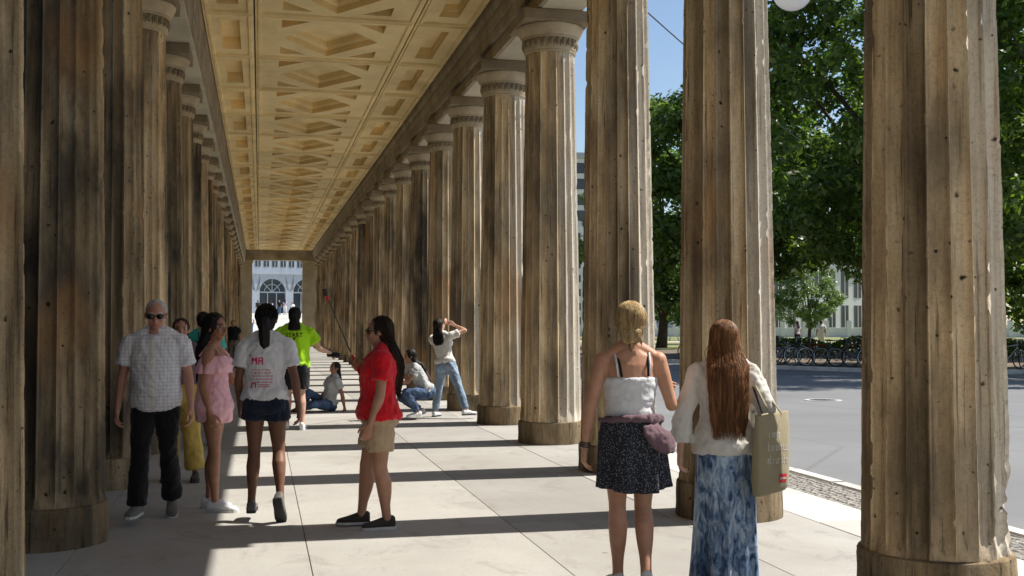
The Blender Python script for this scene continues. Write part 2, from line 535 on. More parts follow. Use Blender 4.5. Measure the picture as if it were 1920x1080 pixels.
# ---------------------------------------------------------------- colonnade floor
mb = MB(); mb.box(-2.3, 4.265, -5.5, YEND + 1.2, -0.3, -0.03)
floor = tag(mb.build('colonnade_floor', M['joint']), kind='structure')
XJ = [-2.3, -1.22, 0.33, 1.90, 3.22, 4.265]
strips = []
for a, b in zip(XJ, XJ[1:]):
    strips.append((0.5 * (a + b), bevel_box(b - a - 0.005, S - 0.005, 0.05, 0.003, M['slab'], 'paving_slab')))
for k in range(-3, NCOL + 1):
    for x, me in strips:
        yc = Y0 + S * k + S / 2
        if yc - S / 2 > YEND: continue
        link('paving_slab', me, floor, (x, yc, random.uniform(-.0015, .0015)))
# plaza and bridge hump beyond the far end
pl = MB()
prof = [(YEND + 1.2, -0.05), (92, 0.0), (104, 0.9), (118, 2.1), (132, 2.75), (150, 2.9), (190, 2.4)]
v = []; f = []
for i, (y, z) in enumerate(prof):
    v += [(-30, y, z), (15, y, z)]
    if i: f.append((2 * i - 2, 2 * i - 1, 2 * i + 1, 2 * i))
pl.add(v, f)
tag(pl.build('bridge_ramp', M['plaza']), kind='structure')

# ---------------------------------------------------------------- columns
def shaft_mesh(seed, nphi, nz, chip, rough, mat, joints=(), smash=None, wash_lit=False):
    rng = random.Random(seed)
    z0, z1 = 0.27, 5.11
    per = nphi // 20
    nphi = per * 20
    off = Vector((rng.uniform(0, 90), rng.uniform(0, 90), rng.uniform(0, 90)))
    zz = [z0 + (z1 - z0) * j / nz for j in range(nz + 1)]
    V = []; CL = []; WS = []
    tones = [rng.uniform(0.52, 1.22) for _ in range(20)]
    for z in zz:
        t = (z - 0.3) / 4.8
        Rz = 0.402 - 0.078 * t - 0.012 * t * (1 - t) * -1.0
        fl = 1.0
        if z > 4.98: fl = max(0.0, (5.09 - z) / 0.11)
        if z < 0.40: fl = max(0.15, (z - 0.28) / 0.12)
        g = 0.0
        for zj in joints:
            g += 0.013 * math.exp(-((z - zj) / 0.020) ** 2)
        for i in range(nphi):
            q = (i % per) / per
            ph = 2 * math.pi * i / nphi
            arr = abs(2 * q - 1) ** 2.6
            r = Rz - 0.036 * fl * (1 - arr)
            cx, sx = math.cos(ph), math.sin(ph)
            p = Vector((cx * Rz, sx * Rz, z))
            n1 = noise.noise(p * 3.1 + off)
            n2 = noise.noise(p * 14.0 + off)
            r += rough * (0.12 * n1 + 0.4 * n2)
            edge = max(0.0, (arr - 0.45) / 0.55)
            if edge > 0:
                c = 0.55 * noise.noise(Vector((cx * 4.2, sx * 4.2, z * 2.3)) + off) + 0.8 * noise.noise(Vector((cx * 9, sx * 9, z * 13)) + off)
                if c > 0.36: r -= chip * edge * min(1.0, (c - 0.36) * 6.0)
            if smash is not None:
                a0, zt, amt = smash
                da = math.cos(ph - a0)
                w = max(0.0, (da - 0.35) / 0.65) * max(0.0, min(1.0, (zt - z) / 0.4))
                if w > 0:
                    r -= w * amt * max(0.0, 0.5 + 0.9 * noise.noise(p * 6.5 + off) + 0.7 * noise.noise(p * 19 + off))
            r -= g
            V.append((cx * r, sx * r, z))
            tn = tones[i // per] * (1 + 0.25 * noise.noise(Vector((i // per * 7.7, seed, z * 0.8))))
            if q < 1e-6: tn *= 1.22                       # worn, paler arrises
            elif q < 0.18 or q > 0.85: tn *= 0.86
            if wash_lit:      # street side: paler, greyer stone; painted sun brightness and rain wash, ragged border
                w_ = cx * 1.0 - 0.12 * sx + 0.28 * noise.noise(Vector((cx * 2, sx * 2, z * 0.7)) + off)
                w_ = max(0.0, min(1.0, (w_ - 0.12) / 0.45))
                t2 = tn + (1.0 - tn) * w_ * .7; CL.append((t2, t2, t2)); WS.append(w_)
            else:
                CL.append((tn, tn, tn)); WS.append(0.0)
    F = []
    for j in range(nz):
        for i in range(nphi):
            k = (i + 1) % nphi
            F.append((j * nphi + i, j * nphi + k, (j + 1) * nphi + k, (j + 1) * nphi + i))
    me = bpy.data.meshes.new('shaft')
    me.from_pydata(V, [], F); me.materials.append(mat)
    set_col(me, np.array(CL, dtype=np.float32))
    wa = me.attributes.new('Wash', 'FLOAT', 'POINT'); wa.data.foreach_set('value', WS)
    me.polygons.foreach_set('use_smooth', [True] * len(me.polygons))
    me.set_sharp_from_angle(angle=R(32))
    return me

def base_mesh(seed, n=64, rough=0.01):
    off = Vector((seed * 3.3, seed * 1.7, 0))
    prof = [(0.424, -0.02), (0.427, 0.02), (0.427, 0.10), (0.425, 0.18), (0.423, 0.25), (0.418, 0.278), (0.403, 0.288), (0.36, 0.29)]
    V = []; F = []
    for r, z in prof:
        for i in range(n):
            ph = 2 * math.pi * i / n
            p = Vector((math.cos(ph) * .43, math.sin(ph) * .43, z))
            rr = r + rough * (noise.noise(p * 5 + off) + 0.7 * noise.noise(p * 15 + off))
            c = noise.noise(p * 4.0 + off * 2)
            dz = 0
            if c > 0.25 and z > 0.15: rr -= (c - 0.25) * 0.08; dz = -(c - 0.25) * 0.09
            V.append((math.cos(ph) * rr, math.sin(ph) * rr, z + dz))
    m = len(prof)
    for j in range(m - 1):
        for i in range(n):
            k = (i + 1) % n
            F.append((j * n + i, j * n + k, (j + 1) * n + k, (j + 1) * n + i))
    F.append(tuple((m - 1) * n + i for i in range(n)))
    me = bpy.data.meshes.new('base'); me.from_pydata(V, [], F); me.materials.append(M['column']); set_col(me, np.full((len(V), 3), 0.45, dtype=np.float32))
    me.polygons.foreach_set('use_smooth', [True] * len(me.polygons)); me.set_sharp_from_angle(angle=R(40))
    return me

def capital_mesh():
    mb = MB()
    # annulets and flaring echinus
    mb.lathe([(0.30, 5.085), (0.336, 5.09), (0.342, 5.105), (0.336, 5.118), (0.345, 5.122), (0.352, 5.14), (0.346, 5.152), (0.352, 5.16),
              (0.352, 5.27), (0.366, 5.275), (0.372, 5.288), (0.366, 5.30), (0.380, 5.302), (0.405, 5.34), (0.428, 5.385), (0.440, 5.42), (0.441, 5.436), (0.43, 5.452), (0.30, 5.4535)], 56)
    me = mb.mesh('echinus', M['capital'], True); me.set_sharp_from_angle(angle=R(35)); return me
def band_mesh(n=26):
    """carved ornament: eggs between darts"""
    mb = MB()
    for i in range(n):
        a = 2 * math.pi * i / n
        e = Vector((math.cos(a), math.sin(a), 0)); t = Vector((-math.sin(a), math.cos(a), 0)); u = Vector((0, 0, 1))
        mb.ball(e * 0.358 + u * 5.215, (0.021, 0.031, 0.046), (e, t, u), 8, 6)
        a2 = a + math.pi / n
        e2 = Vector((math.cos(a2), math.sin(a2), 0)); t2 = Vector((-math.sin(a2), math.cos(a2), 0))
        mb.ball(e2 * 0.356 + u * 5.205, (0.014, 0.008, 0.055), (e2, t2, u), 6, 5)
        mb.ball(e * 0.357 + u * 5.262, (0.016, 0.040, 0.008), (e, t, u), 6, 5)
    return mb.mesh('ornament_band', M['abacus'], True)
ECH = capital_mesh(); BAND = band_mesh()
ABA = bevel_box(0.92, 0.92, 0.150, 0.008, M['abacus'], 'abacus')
BASES = [base_mesh(k) for k in range(4)]
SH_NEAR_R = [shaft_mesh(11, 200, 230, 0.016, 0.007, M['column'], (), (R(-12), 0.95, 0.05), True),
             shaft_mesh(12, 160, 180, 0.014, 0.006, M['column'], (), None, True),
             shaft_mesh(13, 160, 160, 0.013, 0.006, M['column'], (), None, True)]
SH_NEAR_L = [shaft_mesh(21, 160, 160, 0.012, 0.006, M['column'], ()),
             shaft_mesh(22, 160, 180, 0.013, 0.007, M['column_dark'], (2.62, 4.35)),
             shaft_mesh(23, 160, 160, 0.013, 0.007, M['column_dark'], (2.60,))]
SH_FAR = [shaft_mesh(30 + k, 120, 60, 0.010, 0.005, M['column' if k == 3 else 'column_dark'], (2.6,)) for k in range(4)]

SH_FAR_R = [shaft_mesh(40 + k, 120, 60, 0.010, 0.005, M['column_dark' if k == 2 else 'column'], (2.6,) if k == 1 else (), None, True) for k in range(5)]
ORD = ['nearest', 'second', 'third', 'fourth', 'fifth', 'sixth', 'seventh', 'eighth', 'ninth', 'tenth', 'eleventh', 'twelfth', 'thirteenth',
       'fourteenth', 'fifteenth', 'sixteenth', 'seventeenth', 'eighteenth', 'nineteenth', 'twentieth', 'twenty-first', 'twenty-second',
       'twenty-third', 'twenty-fourth', 'twenty-fifth']
SPECIAL_R = {0: 'large battered stone column at the right, chipped and pale along its base',
             1: 'fluted stone column behind the woman with the tote bag',
             2: 'fluted stone column directly behind the blonde woman',
             3: 'stone column left of the blonde woman, its capital the largest in view',
             }
SPECIAL_R[4] = 'column beside the leaning woman in light jeans, second largest capital in view'
SPECIAL_L = {0: 'bright pitted column cut by the left edge of the picture',
             1: 'dark sooty fluted column at the left with a joint ring across its shaft',
             2: 'brown fluted column just behind the elderly man'}
def column(side, k):
    x = XR if side == 'R' else XL
    y = Y0 + S * k
    seed = k * 2 + (side == 'L')
    rng = random.Random(seed + 100)
    if side == 'R':
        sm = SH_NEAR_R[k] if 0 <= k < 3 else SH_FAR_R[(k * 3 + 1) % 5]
        rot = 0
        lab = SPECIAL_R.get(k) or ('%s column from the camera in the right-hand row' % ORD[k] if k >= 0 else None)
    else:
        sm = SH_NEAR_L[k] if 0 <= k < 3 else SH_FAR[(k * 5) % 4]
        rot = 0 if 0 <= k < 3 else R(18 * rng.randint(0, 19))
        lab = SPECIAL_L.get(k) or ('%s column from the camera in the shaded left-hand row' % ORD[k] if k >= 0 else None)
    if lab is None: lab = '%s column of the %s row, outside the picture' % ('one spacing nearer than the first visible' if k == -1 else 'two spacings nearer than the first visible', 'right' if side == 'R' else 'left')
    c = tag(empty('stone_column', (x, y, 0)), lab, 'column', 'columns of the %s row' % ('right' if side == 'R' else 'left'), 'thing')
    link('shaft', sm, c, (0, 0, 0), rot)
    link('base', BASES[seed % 4], c, (0, 0, 0), rot + 0.4)
    cap = link('capital', ECH, c)
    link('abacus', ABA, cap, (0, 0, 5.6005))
    link('ornament_band', BAND, cap, (0, 0, 0), rng.uniform(0, 6))
    return c
for k in range(-2, NCOL - 1):
    column('R', k); column('L', k)

# end piers
for x0, x1, lab in ((2.75, 3.95, 'flat stone pier at the far end, right of the doorway'), (-1.75, -0.50, 'flat stone pier at the far end, left of the doorway')):
    p = tag(empty('stone_pier', ((x0 + x1) / 2, YEND, 0)), lab, 'pier', 'end piers of the colonnade', 'thing')
    w = (x1 - x0) / 2
    mb = MB(); mb.box(-w, w, -0.45, 0.45, 0.252, 5.55); mb.build('shaft', M['pier'], p)
    mb = MB(); mb.box(-w - .05, w + .05, -0.5, 0.5, -0.02, 0.25); mb.build('base', M['pier'], p)
    mb = MB(); mb.box(-w - .06, w + .06, -0.51, 0.51, 5.552, 5.72); mb.build('capital', M['capital'], p)

# ---------------------------------------------------------------- roof and coffered ceiling
roof = tag(empty('colonnade_roof', (1.16, 30, AB)), 'colonnade roof with yellow coffered ceiling and dark stone beams', 'roof', None, 'thing')
RO = Vector(roof.location)
def rlink(name, me, loc, rz=0.0, parent=None):
    return link(name, me, parent or roof, Vector(loc) - RO, rz)
YB = Y0 - 3.4 * S
def beam_block(x0, x1, mat):
    w = x1 - x0
    bm = bmesh.new(); bmesh.ops.create_cube(bm, size=1)
    for v in bm.verts: v.co = Vector((v.co.x * w, v.co.y * (S - 0.006), v.co.z * (AT - AB) + (AT - AB) / 2))
    bmesh.ops.bevel(bm, geom=bm.edges[:], offset=0.008, segments=1, affect='EDGES')
    me = bpy.data.meshes.new('architrave_block'); bm.to_mesh(me); bm.free(); me.materials.append(mat)
    return me
LI, RI = -0.96, 3.50          # inner faces
LO, RO_ = -1.88, 4.06         # outer faces
bR = beam_block(RI, RO_, M['soffit']); bL = beam_block(LO, LI, M['soffit'])
for k in range(-3, NCOL):
    y = Y0 + S * k + S / 2
    if y + S / 2 > YEND + 0.5: continue
    rlink('architrave_block', bR, ((RI + RO_) / 2, y, AB + 0.002))
    rlink('architrave_block', bL, ((LI + LO) / 2, y, AB + 0.002))
def extrude_profile(prof, y0, y1):
    mb = MB(); n = len(prof)
    v = [(x, y0, z) for x, z in prof] + [(x, y1, z) for x, z in prof]
    f = [(i, (i + 1) % n, n + (i + 1) % n, n + i) for i in range(n)] + [tuple(range(n)), tuple(range(2 * n - 1, n - 1, -1))]
    mb.add(v, f); return mb
def shiftv(mb):
    mb.v = [(x - RO.x, y - RO.y, z - RO.z) for x, y, z in mb.v]; return mb
# inner faces: fascia, groove, fillets and cove up to the ceiling
def inner(x, s, k=1.0):
    p = [(0.03, 5.612), (-0.045, 5.612), (-0.045, 5.78), (-0.03, 5.80), (-0.03, 5.835), (-0.085, 5.845), (-0.085, 5.99), (-0.07, 6.01), (-0.10, 6.03), (-0.115, 6.15), (-0.10, 6.17), (-0.10, 6.23), (-0.125, 6.26), (-0.14, 6.30), (-0.14, 6.43), (0.03, 6.43)]
    return [(x + s * a * k, z) for a, z in p]
shiftv(extrude_profile(inner(RI, 1), YB, YEND - 0.3)).build('moulding', M['moulding'], roof)
shiftv(extrude_profile(inner(LI, -1, .35)[::-1], YB, YEND - 0.3)).build('moulding', M['moulding'], roof)
# outer entablature and cornice
shiftv(extrude_profile([(4.03, 6.502), (4.12, 6.502), (4.16, 6.66), (4.50, 6.72), (4.52, 6.86), (4.58, 6.95), (4.58, 7.0), (3.2, 7.05), (3.2, 6.502)], YB, YEND + 1)).build('cornice', M['soffit'], roof)
shiftv(extrude_profile([(-1.85, 6.502), (-1.94, 6.502), (-1.98, 6.66), (-2.32, 6.72), (-2.34, 6.86), (-2.40, 6.95), (-2.40, 7.0), (-1.0, 7.05), (-1.0, 6.502)][::-1], YB, YEND + 1)).build('cornice', M['soffit'], roof)
mb = MB(); mb.box(-1.0, 3.2, YB, YEND + 1, 6.70, 7.02); shiftv(mb).build('roof_slab', M['moulding'], roof)
mb = MB(); mb.box(-1.8, 4.0, YEND - 0.45, YEND + 0.5, 5.73, 6.69); shiftv(mb).build('end_beam', M['moulding'], roof)

def panel(w, l, holes, mat, name):
    """ceiling panel seen from below: plane at z=0 with stepped recesses going up"""
    bm = bmesh.new()
    def loop(pts, z): return [bm.verts.new((x, y, z)) for x, y in pts]
    def edges(vs): return [bm.edges.new((vs[i], vs[(i + 1) % len(vs)])) for i in range(len(vs))]
    def sc(pts, d):
        cx = sum(p[0] for p in pts) / len(pts); cy = sum(p[1] for p in pts) / len(pts)
        m = min(math.hypot(p[0] - cx, p[1] - cy) for p in pts)
        k = 1 - d / m
        return [(cx + (x - cx) * k, cy + (y - cy) * k) for x, y in pts]
    W, L = w / 2, l / 2
    rect = lambda d: [(-W + d, -L + d), (W - d, -L + d), (W - d, L - d), (-W + d, L - d)]
    def bridge(a, b):
        for i in range(len(a)):
            j = (i + 1) % len(a)
            bm.faces.new((a[i], a[j], b[j], b[i]))
    # perimeter: back edge, rim, bead
    r0 = loop(rect(0.0), 0.06); r1 = loop(rect(0.0), -0.012); r2 = loop(rect(0.030), -0.012); r3 = loop(rect(0.045), -0.038); r4 = loop(rect(0.085), -0.038); r5 = loop(rect(0.10), 0.0)
    for a, b in ((r0, r1), (r1, r2), (r2, r3), (r3, r4), (r4, r5)): bridge(a, b)
    es = edges(r5) if False else [bm.edges.get((r5[i], r5[(i + 1) % 4])) for i in range(4)]
    tops = []
    for pts, steps in holes:
        h = loop(pts, 0.0); es += edges(h); tops.append((pts, h, steps))
    bmesh.ops.triangle_fill(bm, use_beauty=True, use_dissolve=False, edges=es)
    for pts, h, steps in tops:
        cur, cp = h, pts
        for inset, z in steps:
            cp = sc(cp, inset) if inset else cp
            nx = loop(cp, z); bridge(cur, nx); cur = nx
        bm.faces.new(cur)
    bmesh.ops.recalc_face_normals(bm, faces=bm.faces[:])
    me = bpy.data.meshes.new(name); bm.to_mesh(me); bm.free(); me.materials.append(mat)
    return me
hx, hy = 0.84, 1.14
holes = [([(-0.80, 0), (0, -1.17), (0.80, 0), (0, 1.17)], [(0, 0.10), (0.05, 0.10), (0.035, 0.14), (0.02, 0.23), (0.03, 0.235)])]
for sx in (-1, 1):
    for sy in (-1, 1):
        holes.append(([(sx * hx, sy * hy), (sx * hx, sy * (hy - 0.50)), (sx * (hx - 0.46), sy * hy)], [(0, 0.20)]))
XP0, XP1 = -0.115, 2.43
pc = panel(XP1 - XP0 - 0.024, S - 0.024, holes, M['ceiling'], 'ceiling_panel')
def side_panel(w):
    a = 0.16
    return panel(w - 0.024, S - 0.024, [([(-a, -0.98), (a, -0.98), (a, 0.98), (-a, 0.98)], [(0, 0.10), (0.04, 0.10), (0.0, 0.20)])], M['ceiling'], 'ceiling_panel')
XLe, XRe = LI + 0.05, RI - 0.14
ps_l = side_panel(XP0 - XLe); ps_r = side_panel(XRe - XP1)
YRIB = 17.9
for k in range(-8, 21):
    y = YRIB + S * k + S / 2
    if y - S / 2 > YEND - 0.5 or y < YB: continue
    rlink('ceiling_panel', pc, ((XP0 + XP1) / 2, y, ZC))
    rlink('ceiling_panel', ps_l, ((XP0 + XLe) / 2, y, ZC))
    rlink('ceiling_panel', ps_r, ((XP1 + XRe) / 2, y, ZC))

# span wire from the roof to the trees, hanging globe lamp
def wire(name, a, b, sag, r, label):
    a, b = Vector(a), Vector(b)
    pts = [a.lerp(b, t / 20) - Vector((0, 0, 4 * sag * (t / 20) * (1 - t / 20))) for t in range(21)]
    mb = MB(); mb.tube([p - a for p in pts], r, 6)
    return tag(mb.build(name, M['wire'], None, a), label, 'wire')
wire('span_wire', (4.57, 15.6, 6.97), (21.7, 38.1, 7.1), 0.25, 0.012, 'thin wire running from the colonnade roof to the trees')
lp = tag(empty('hanging_lamp', (11.2, 22.1, 8.3)), 'white globe lamp hanging above the road, cut by the top edge', 'lamp')
mb = MB(); mb.ball((0, 0, 0.45), 0.43, None, 28, 18); mb.build('globe', M['globe'], lp, smooth=True)
mb = MB(); mb.lathe([(0.10, 0.84), (0.2, 0.86), (0.2, 0.9), (0.06, 0.98), (0.05, 1.2)], 20); mb.build('cap', M['wire'], lp)
mb = MB(); mb.tube([(0, 0, 1.2), (0, 0, 1.9)], 0.012, 6); mb.build('suspension_rod', M['wire'], lp)
wire('span_wire', (4.57, 18.0, 6.99), (11.2, 22.1, 10.2), 0.02, 0.010, 'thin wire holding the globe lamp, left side')
wire('span_wire', (11.2, 22.1, 10.2), (24.5, 29.5, 11.0), 0.02, 0.010, 'thin wire holding the globe lamp, right side')

mh = tag(empty('manhole_cover', (12.0, 22.4, -0.12)), 'round manhole cover in the sunlit road', 'manhole cover')
mb = MB(); mb.lathe([(0.30, 0.010), (0.40, 0.010), (0.40, -0.01), (0.30, -0.01)], 32, False); mb.build('ring', M['kerb'], mh)
mb = MB(); mb.lathe([(0.295, -0.01), (0.295, 0.006), (0.05, 0.008)], 32); 
for i in range(10): mb.box(-0.2 + (i % 5) * 0.1 - .02, -0.2 + (i % 5) * 0.1 + .02, -0.12 + (i // 5) * 0.2, -0.05 + (i // 5) * 0.2, 0.004, 0.012)
mb.build('lid', M['frame_dark'], mh)

# ---------------------------------------------------------------- trees
def tree(loc, label, height, rad, base, nclump, nleaf, leaf, mat, seed, trunk_r=0.3, group=None, squash=1.0, clump_r=0.9):
    rng = np.random.default_rng(seed)
    rnd = random.Random(seed)
    t = tag(empty('tree', loc), label, 'tree', group, 'thing')
    ch = (height - base) / 2; cz = base + ch
    # clump centres spread through the crown, more towards its outside
    C = []
    while len(C) < nclump:
        p = rng.normal(size=3); p /= np.linalg.norm(p)
        rr = rng.uniform(0.25, 1.0) ** 0.42
        lump = 1.0 + 0.22 * noise.noise(Vector(p * 1.9) + Vector((seed * 3.1, 0, 0)))
        q = p * rr * lump
        w = 1.0 if q[2] < 0.2 else max(0.45, 1 - 0.55 * (q[2] - 0.2))
        C.append((q[0] * rad * w, q[1] * rad * w * squash, cz + q[2] * ch))
    C = np.array(C)
    ids = rng.integers(0, nclump, nleaf)
    cr = rng.uniform(0.6, 1.25, nclump) * clump_r
    d = rng.normal(size=(nleaf, 3)); d /= np.linalg.norm(d, axis=1)[:, None]
    rr = rng.uniform(0, 1, nleaf) ** 0.5
    P = C[ids] + d * (rr * cr[ids])[:, None] * np.array([1, 1, 0.7])
    # leaf quads facing outwards and upwards, drooping
    nrm = d * 0.8 + rng.normal(size=(nleaf, 3)) * 0.55 + np.array([0, 0, 0.55]); nrm /= np.linalg.norm(nrm, axis=1)[:, None]
    a = np.cross(nrm, rng.normal(size=(nleaf, 3))); a /= np.linalg.norm(a, axis=1)[:, None]
    b = np.cross(nrm, a)
    s = rng.uniform(0.7, 1.3, nleaf)[:, None] * leaf
    V = np.empty((nleaf, 4, 3))
    V[:, 0] = P - a * s; V[:, 1] = P - b * s * 0.5 + nrm * s * 0.12; V[:, 2] = P + a * s; V[:, 3] = P + b * s * 0.5 + nrm * s * 0.12
    me = bpy.data.meshes.new('crown')
    me.vertices.add(nleaf * 4); me.vertices.foreach_set('co', V.astype(np.float32).ravel())
    me.loops.add(nleaf * 4); me.polygons.add(nleaf)
    me.loops.foreach_set('vertex_index', np.arange(nleaf * 4, dtype=np.int32))
    me.polygons.foreach_set('loop_start', np.arange(0, nleaf * 4, 4, dtype=np.int32))
    me.update(calc_edges=True); me.validate()
    me.materials.append(mat)
    link('crown', me, t)
    mb = MB()
    top = cz + ch * 0.45
    bend = [Vector((0.12 * math.sin(z * 0.9 + seed), 0.12 * math.cos(z * 0.7 + seed), z)) for z in np.linspace(-0.15, top, 9)]
    mb.tube(bend, [trunk_r * k for k in (1.35, 1.05, 0.95, 0.88, 0.78, 0.62, 0.45, 0.3, 0.12)], 10)
    for i in range(9):
        z0 = base * 0.75 + rnd.uniform(0, 1) * (top - base) * 0.7
        e = Vector(C[rnd.randrange(nclump)])
        p0 = Vector((0.1 * math.sin(z0 * .9 + seed), 0.1 * math.cos(z0 * .7 + seed), z0))
        e.z = max(e.z, z0 + 0.6)
        mid = p0.lerp(e, 0.5) + Vector((0, 0, 0.4))
        mb.tube([p0, p0.lerp(mid, .5), mid, mid.lerp(e, .5), e], [trunk_r * k for k in (0.42, 0.34, 0.26, 0.16, 0.06)], 7)
    mb.build('trunk', M['bark'], t, smooth=True)
    return t
G = 'large trees beyond the road'
tree((21.2, 49.6, 0), 'tall dark leafy tree between two columns, crown top against blue sky', 14.6, 5.3, 2.0, 320, 36000, 0.17, M['leaf'], 1, 0.30, G)
tree((23.0, 37.9, 0), 'tallest dark green tree, its trunk beside the large right column', 22, 6.0, 2.7, 480, 60000, 0.15, M['leaf'], 2, 0.28, G)
tree((28.2, 31.5, 0), 'dark leafy tree at the right edge of the picture', 21, 6.6, 1.9, 420, 46000, 0.15, M['leaf'], 3, 0.32, G)
tree((33.2, 52.2, 0), 'dark tree filling the gap behind the tallest tree', 17, 6.2, 3.4, 260, 20000, 0.2, M['leaf'], 4, 0.30, G)
tree((36.6, 46.6, 0), 'dark tree behind the right-hand tree, low crown over the lawn', 15, 7.0, 1.2, 240, 20000, 0.22, M['leaf'], 5, 0.35, G)
tree((25.2, 68.0, 0), 'farther dark tree behind the crown between the columns', 13, 5.6, 2.2, 180, 11000, 0.22, M['leaf'], 6, 0.3, G)
tree((62.0, 92.0, 0), 'distant dark tree at the back of the lawn, left of the large right column', 13, 6.5, 2.0, 120, 7000, 0.3, M['leaf'], 9, 0.3, G)
tree((66.5, 85.0, 0), 'distant dark tree at the back of the lawn by the right edge', 14, 7.0, 0.9, 130, 8000, 0.3, M['leaf'], 10, 0.3, G)
tree((40.0, 108.0, 0), 'distant dark tree at the back of the lawn behind the parasol', 12, 6.0, 2.6, 110, 7000, 0.3, M['leaf'], 11, 0.3, G)
tree((38.2, 73.4, 0), 'small pale green rounded tree on the lawn', 6.2, 2.5, 1.5, 90, 9000, 0.12, M['leaf_pale'], 7, 0.12, None, 1.0, 0.55)
tree((33.0, 80.0, 0), 'yellowish green bushy tree left of the small pale tree', 9.0, 3.0, 1.2, 90, 7000, 0.15, M['leaf_pale'], 8, 0.15, None, 1.0, 0.7)

# clipped hedge along the near edge of the lawn
def hedge(a, b, w, h, n, seed):
    rng = np.random.default_rng(seed)
    a, b = Vector((*a, 0)), Vector((*b, 0)); L = (b - a).length; ang = math.atan2(b.y - a.y, b.x - a.x)
    t = tag(empty('hedge', (a + b) / 2, ang), 'low dark hedge between the bicycles and the sunlit lawn', 'hedge', None, 'thing')
    P = np.stack([rng.uniform(-L / 2, L / 2, n), rng.uniform(-w, w, n), rng.uniform(0, 1, n) ** 0.6 * h], 1)
    P[:, 2] *= 1 + 0.15 * np.sin(P[:, 0] * 1.3) + 0.1 * np.sin(P[:, 0] * 3.1)
    nr = rng.normal(size=(n, 3)) + np.array([0, 0, .5]); nr /= np.linalg.norm(nr, axis=1)[:, None]
    e1 = np.cross(nr, rng.normal(size=(n, 3))); e1 /= np.linalg.norm(e1, axis=1)[:, None]; e2 = np.cross(nr, e1)
    V = np.empty((n, 4, 3)); s = 0.1
    V[:, 0] = P - e1 * s; V[:, 1] = P - e2 * s * .55; V[:, 2] = P + e1 * s; V[:, 3] = P + e2 * s * .55
    me = bpy.data.meshes.new('foliage'); me.from_pydata(V.reshape(-1, 3).tolist(), [], np.arange(n * 4).reshape(-1, 4).tolist()); me.materials.append(M['leaf'])
    link('foliage', me, t)
    mb = MB()
    for i in range(int(L / .8)):
        x = -L / 2 + i * .8 + .3
        mb.tube([(x, 0, -.02), (x + .1, .05, h * .5), (x - .05, -.1, h * .85)], [.02, .014, .006], 5)
    mb.build('stems', M['bark'], t)
hedge((20.0, 51.0), (52.0, 37.0), 0.6, 0.85, 16000, 5)
# unseen dark hedge, added behind the left row to block light
blocker = tag(empty('yew_hedge', (-4.3, 30, -0.06)), 'tall dark clipped yew hedge in the garden beyond the left columns', 'hedge', None, 'thing')
def blocker_leaves(n, L, w, h, seed):
    rng = np.random.default_rng(seed)
    side = rng.integers(0, 3, n)
    P = np.stack([rng.uniform(-w, w, n), rng.uniform(-L, L, n), rng.uniform(0, h, n)], 1)
    P[side == 0, 0] = w; P[side == 1, 0] = -w; P[side == 2, 2] = h
    P += rng.normal(size=(n, 3)) * 0.06
    nr = rng.normal(size=(n, 3)); nr /= np.linalg.norm(nr, axis=1)[:, None]
    e1 = np.cross(nr, rng.normal(size=(n, 3))); e1 /= np.linalg.norm(e1, axis=1)[:, None]; e2 = np.cross(nr, e1)
    s_ = 0.13
    V = np.stack([P - e1 * s_, P - e2 * s_ * .5, P + e1 * s_, P + e2 * s_ * .5], 1)
    me = bpy.data.meshes.new('foliage'); me.from_pydata(V.reshape(-1, 3).tolist(), [], np.arange(n * 4).reshape(-1, 4).tolist()); me.materials.append(M['leaf'])
    return me
link('foliage', blocker_leaves(30000, 40, 0.7, 4.6, 8), blocker)
mb = MB(); mb.box(-0.62, 0.62, -39.9, 39.9, 0.0, 4.5); mb.build('branch_mass', M['bark'], blocker)

# ---------------------------------------------------------------- buildings far behind
def rot_empty(name, loc, rz, label, cat):
    return tag(empty(name, loc, rz), label, cat, None, 'thing')
# arcaded building beyond the far end of the colonnade (local: x along the facade, -y to the viewer)
bA = rot_empty('arcade_building', (1.95, 178, 1.9), R(13), 'white arcaded building seen through the far doorway', 'building')
bmw = bmesh.new()
wa, pitch = 2.05, 5.3
mb = MB()
NA = 4
for i in range(-NA, NA + 1):
    cx = i * pitch
    # piers each side of the arch and spandrel above it
    mb.box(cx - pitch / 2, cx - wa, 0, 0.9, 0, 4.6); mb.box(cx + wa, cx + pitch / 2, 0, 0.9, 0, 4.6)
    n = 14
    for j in range(n):
        a0 = math.pi * j / n; a1 = math.pi * (j + 1) / n
        x0, z0 = cx + wa * math.cos(a0), 4.6 + wa * math.sin(a0); x1, z1 = cx + wa * math.cos(a1), 4.6 + wa * math.sin(a1)
        X0 = cx + pitch / 2 if j == 0 else x0; X1 = cx - pitch / 2 if j == n - 1 else x1
        mb.add([(x0, 0, z0), (X0, 0, 7.4) if j else (cx + pitch / 2, 0, 4.6), (X1, 0, 7.4) if j < n - 1 else (cx - pitch / 2, 0, 4.6), (x1, 0, z1), (x0, 0.9, z0), (x1, 0.9, z1)],
               [(0, 1, 2, 3), (0, 3, 5, 4)])
    mb.add([(cx + pitch / 2, 0, 4.6), (cx + pitch / 2, 0, 7.4), (cx + wa * math.cos(math.pi / n), 0, 7.4), (cx + wa * math.cos(math.pi / n), 0, 4.6 + wa * math.sin(math.pi / n))], [(0, 1, 2, 3)])
    mb.add([(cx - pitch / 2, 0, 4.6), (cx - pitch / 2, 0, 7.4), (cx - wa * math.cos(math.pi / n), 0, 7.4), (cx - wa * math.cos(math.pi / n), 0, 4.6 + wa * math.sin(math.pi / n))], [(0, 1, 2, 3)])
W = (2 * NA + 1) * pitch / 2
mb.box(-W, W, 0.0, 12, 7.4, 17.0)
mb.box(-W, W, 6, 12, -2.2, 7.38)
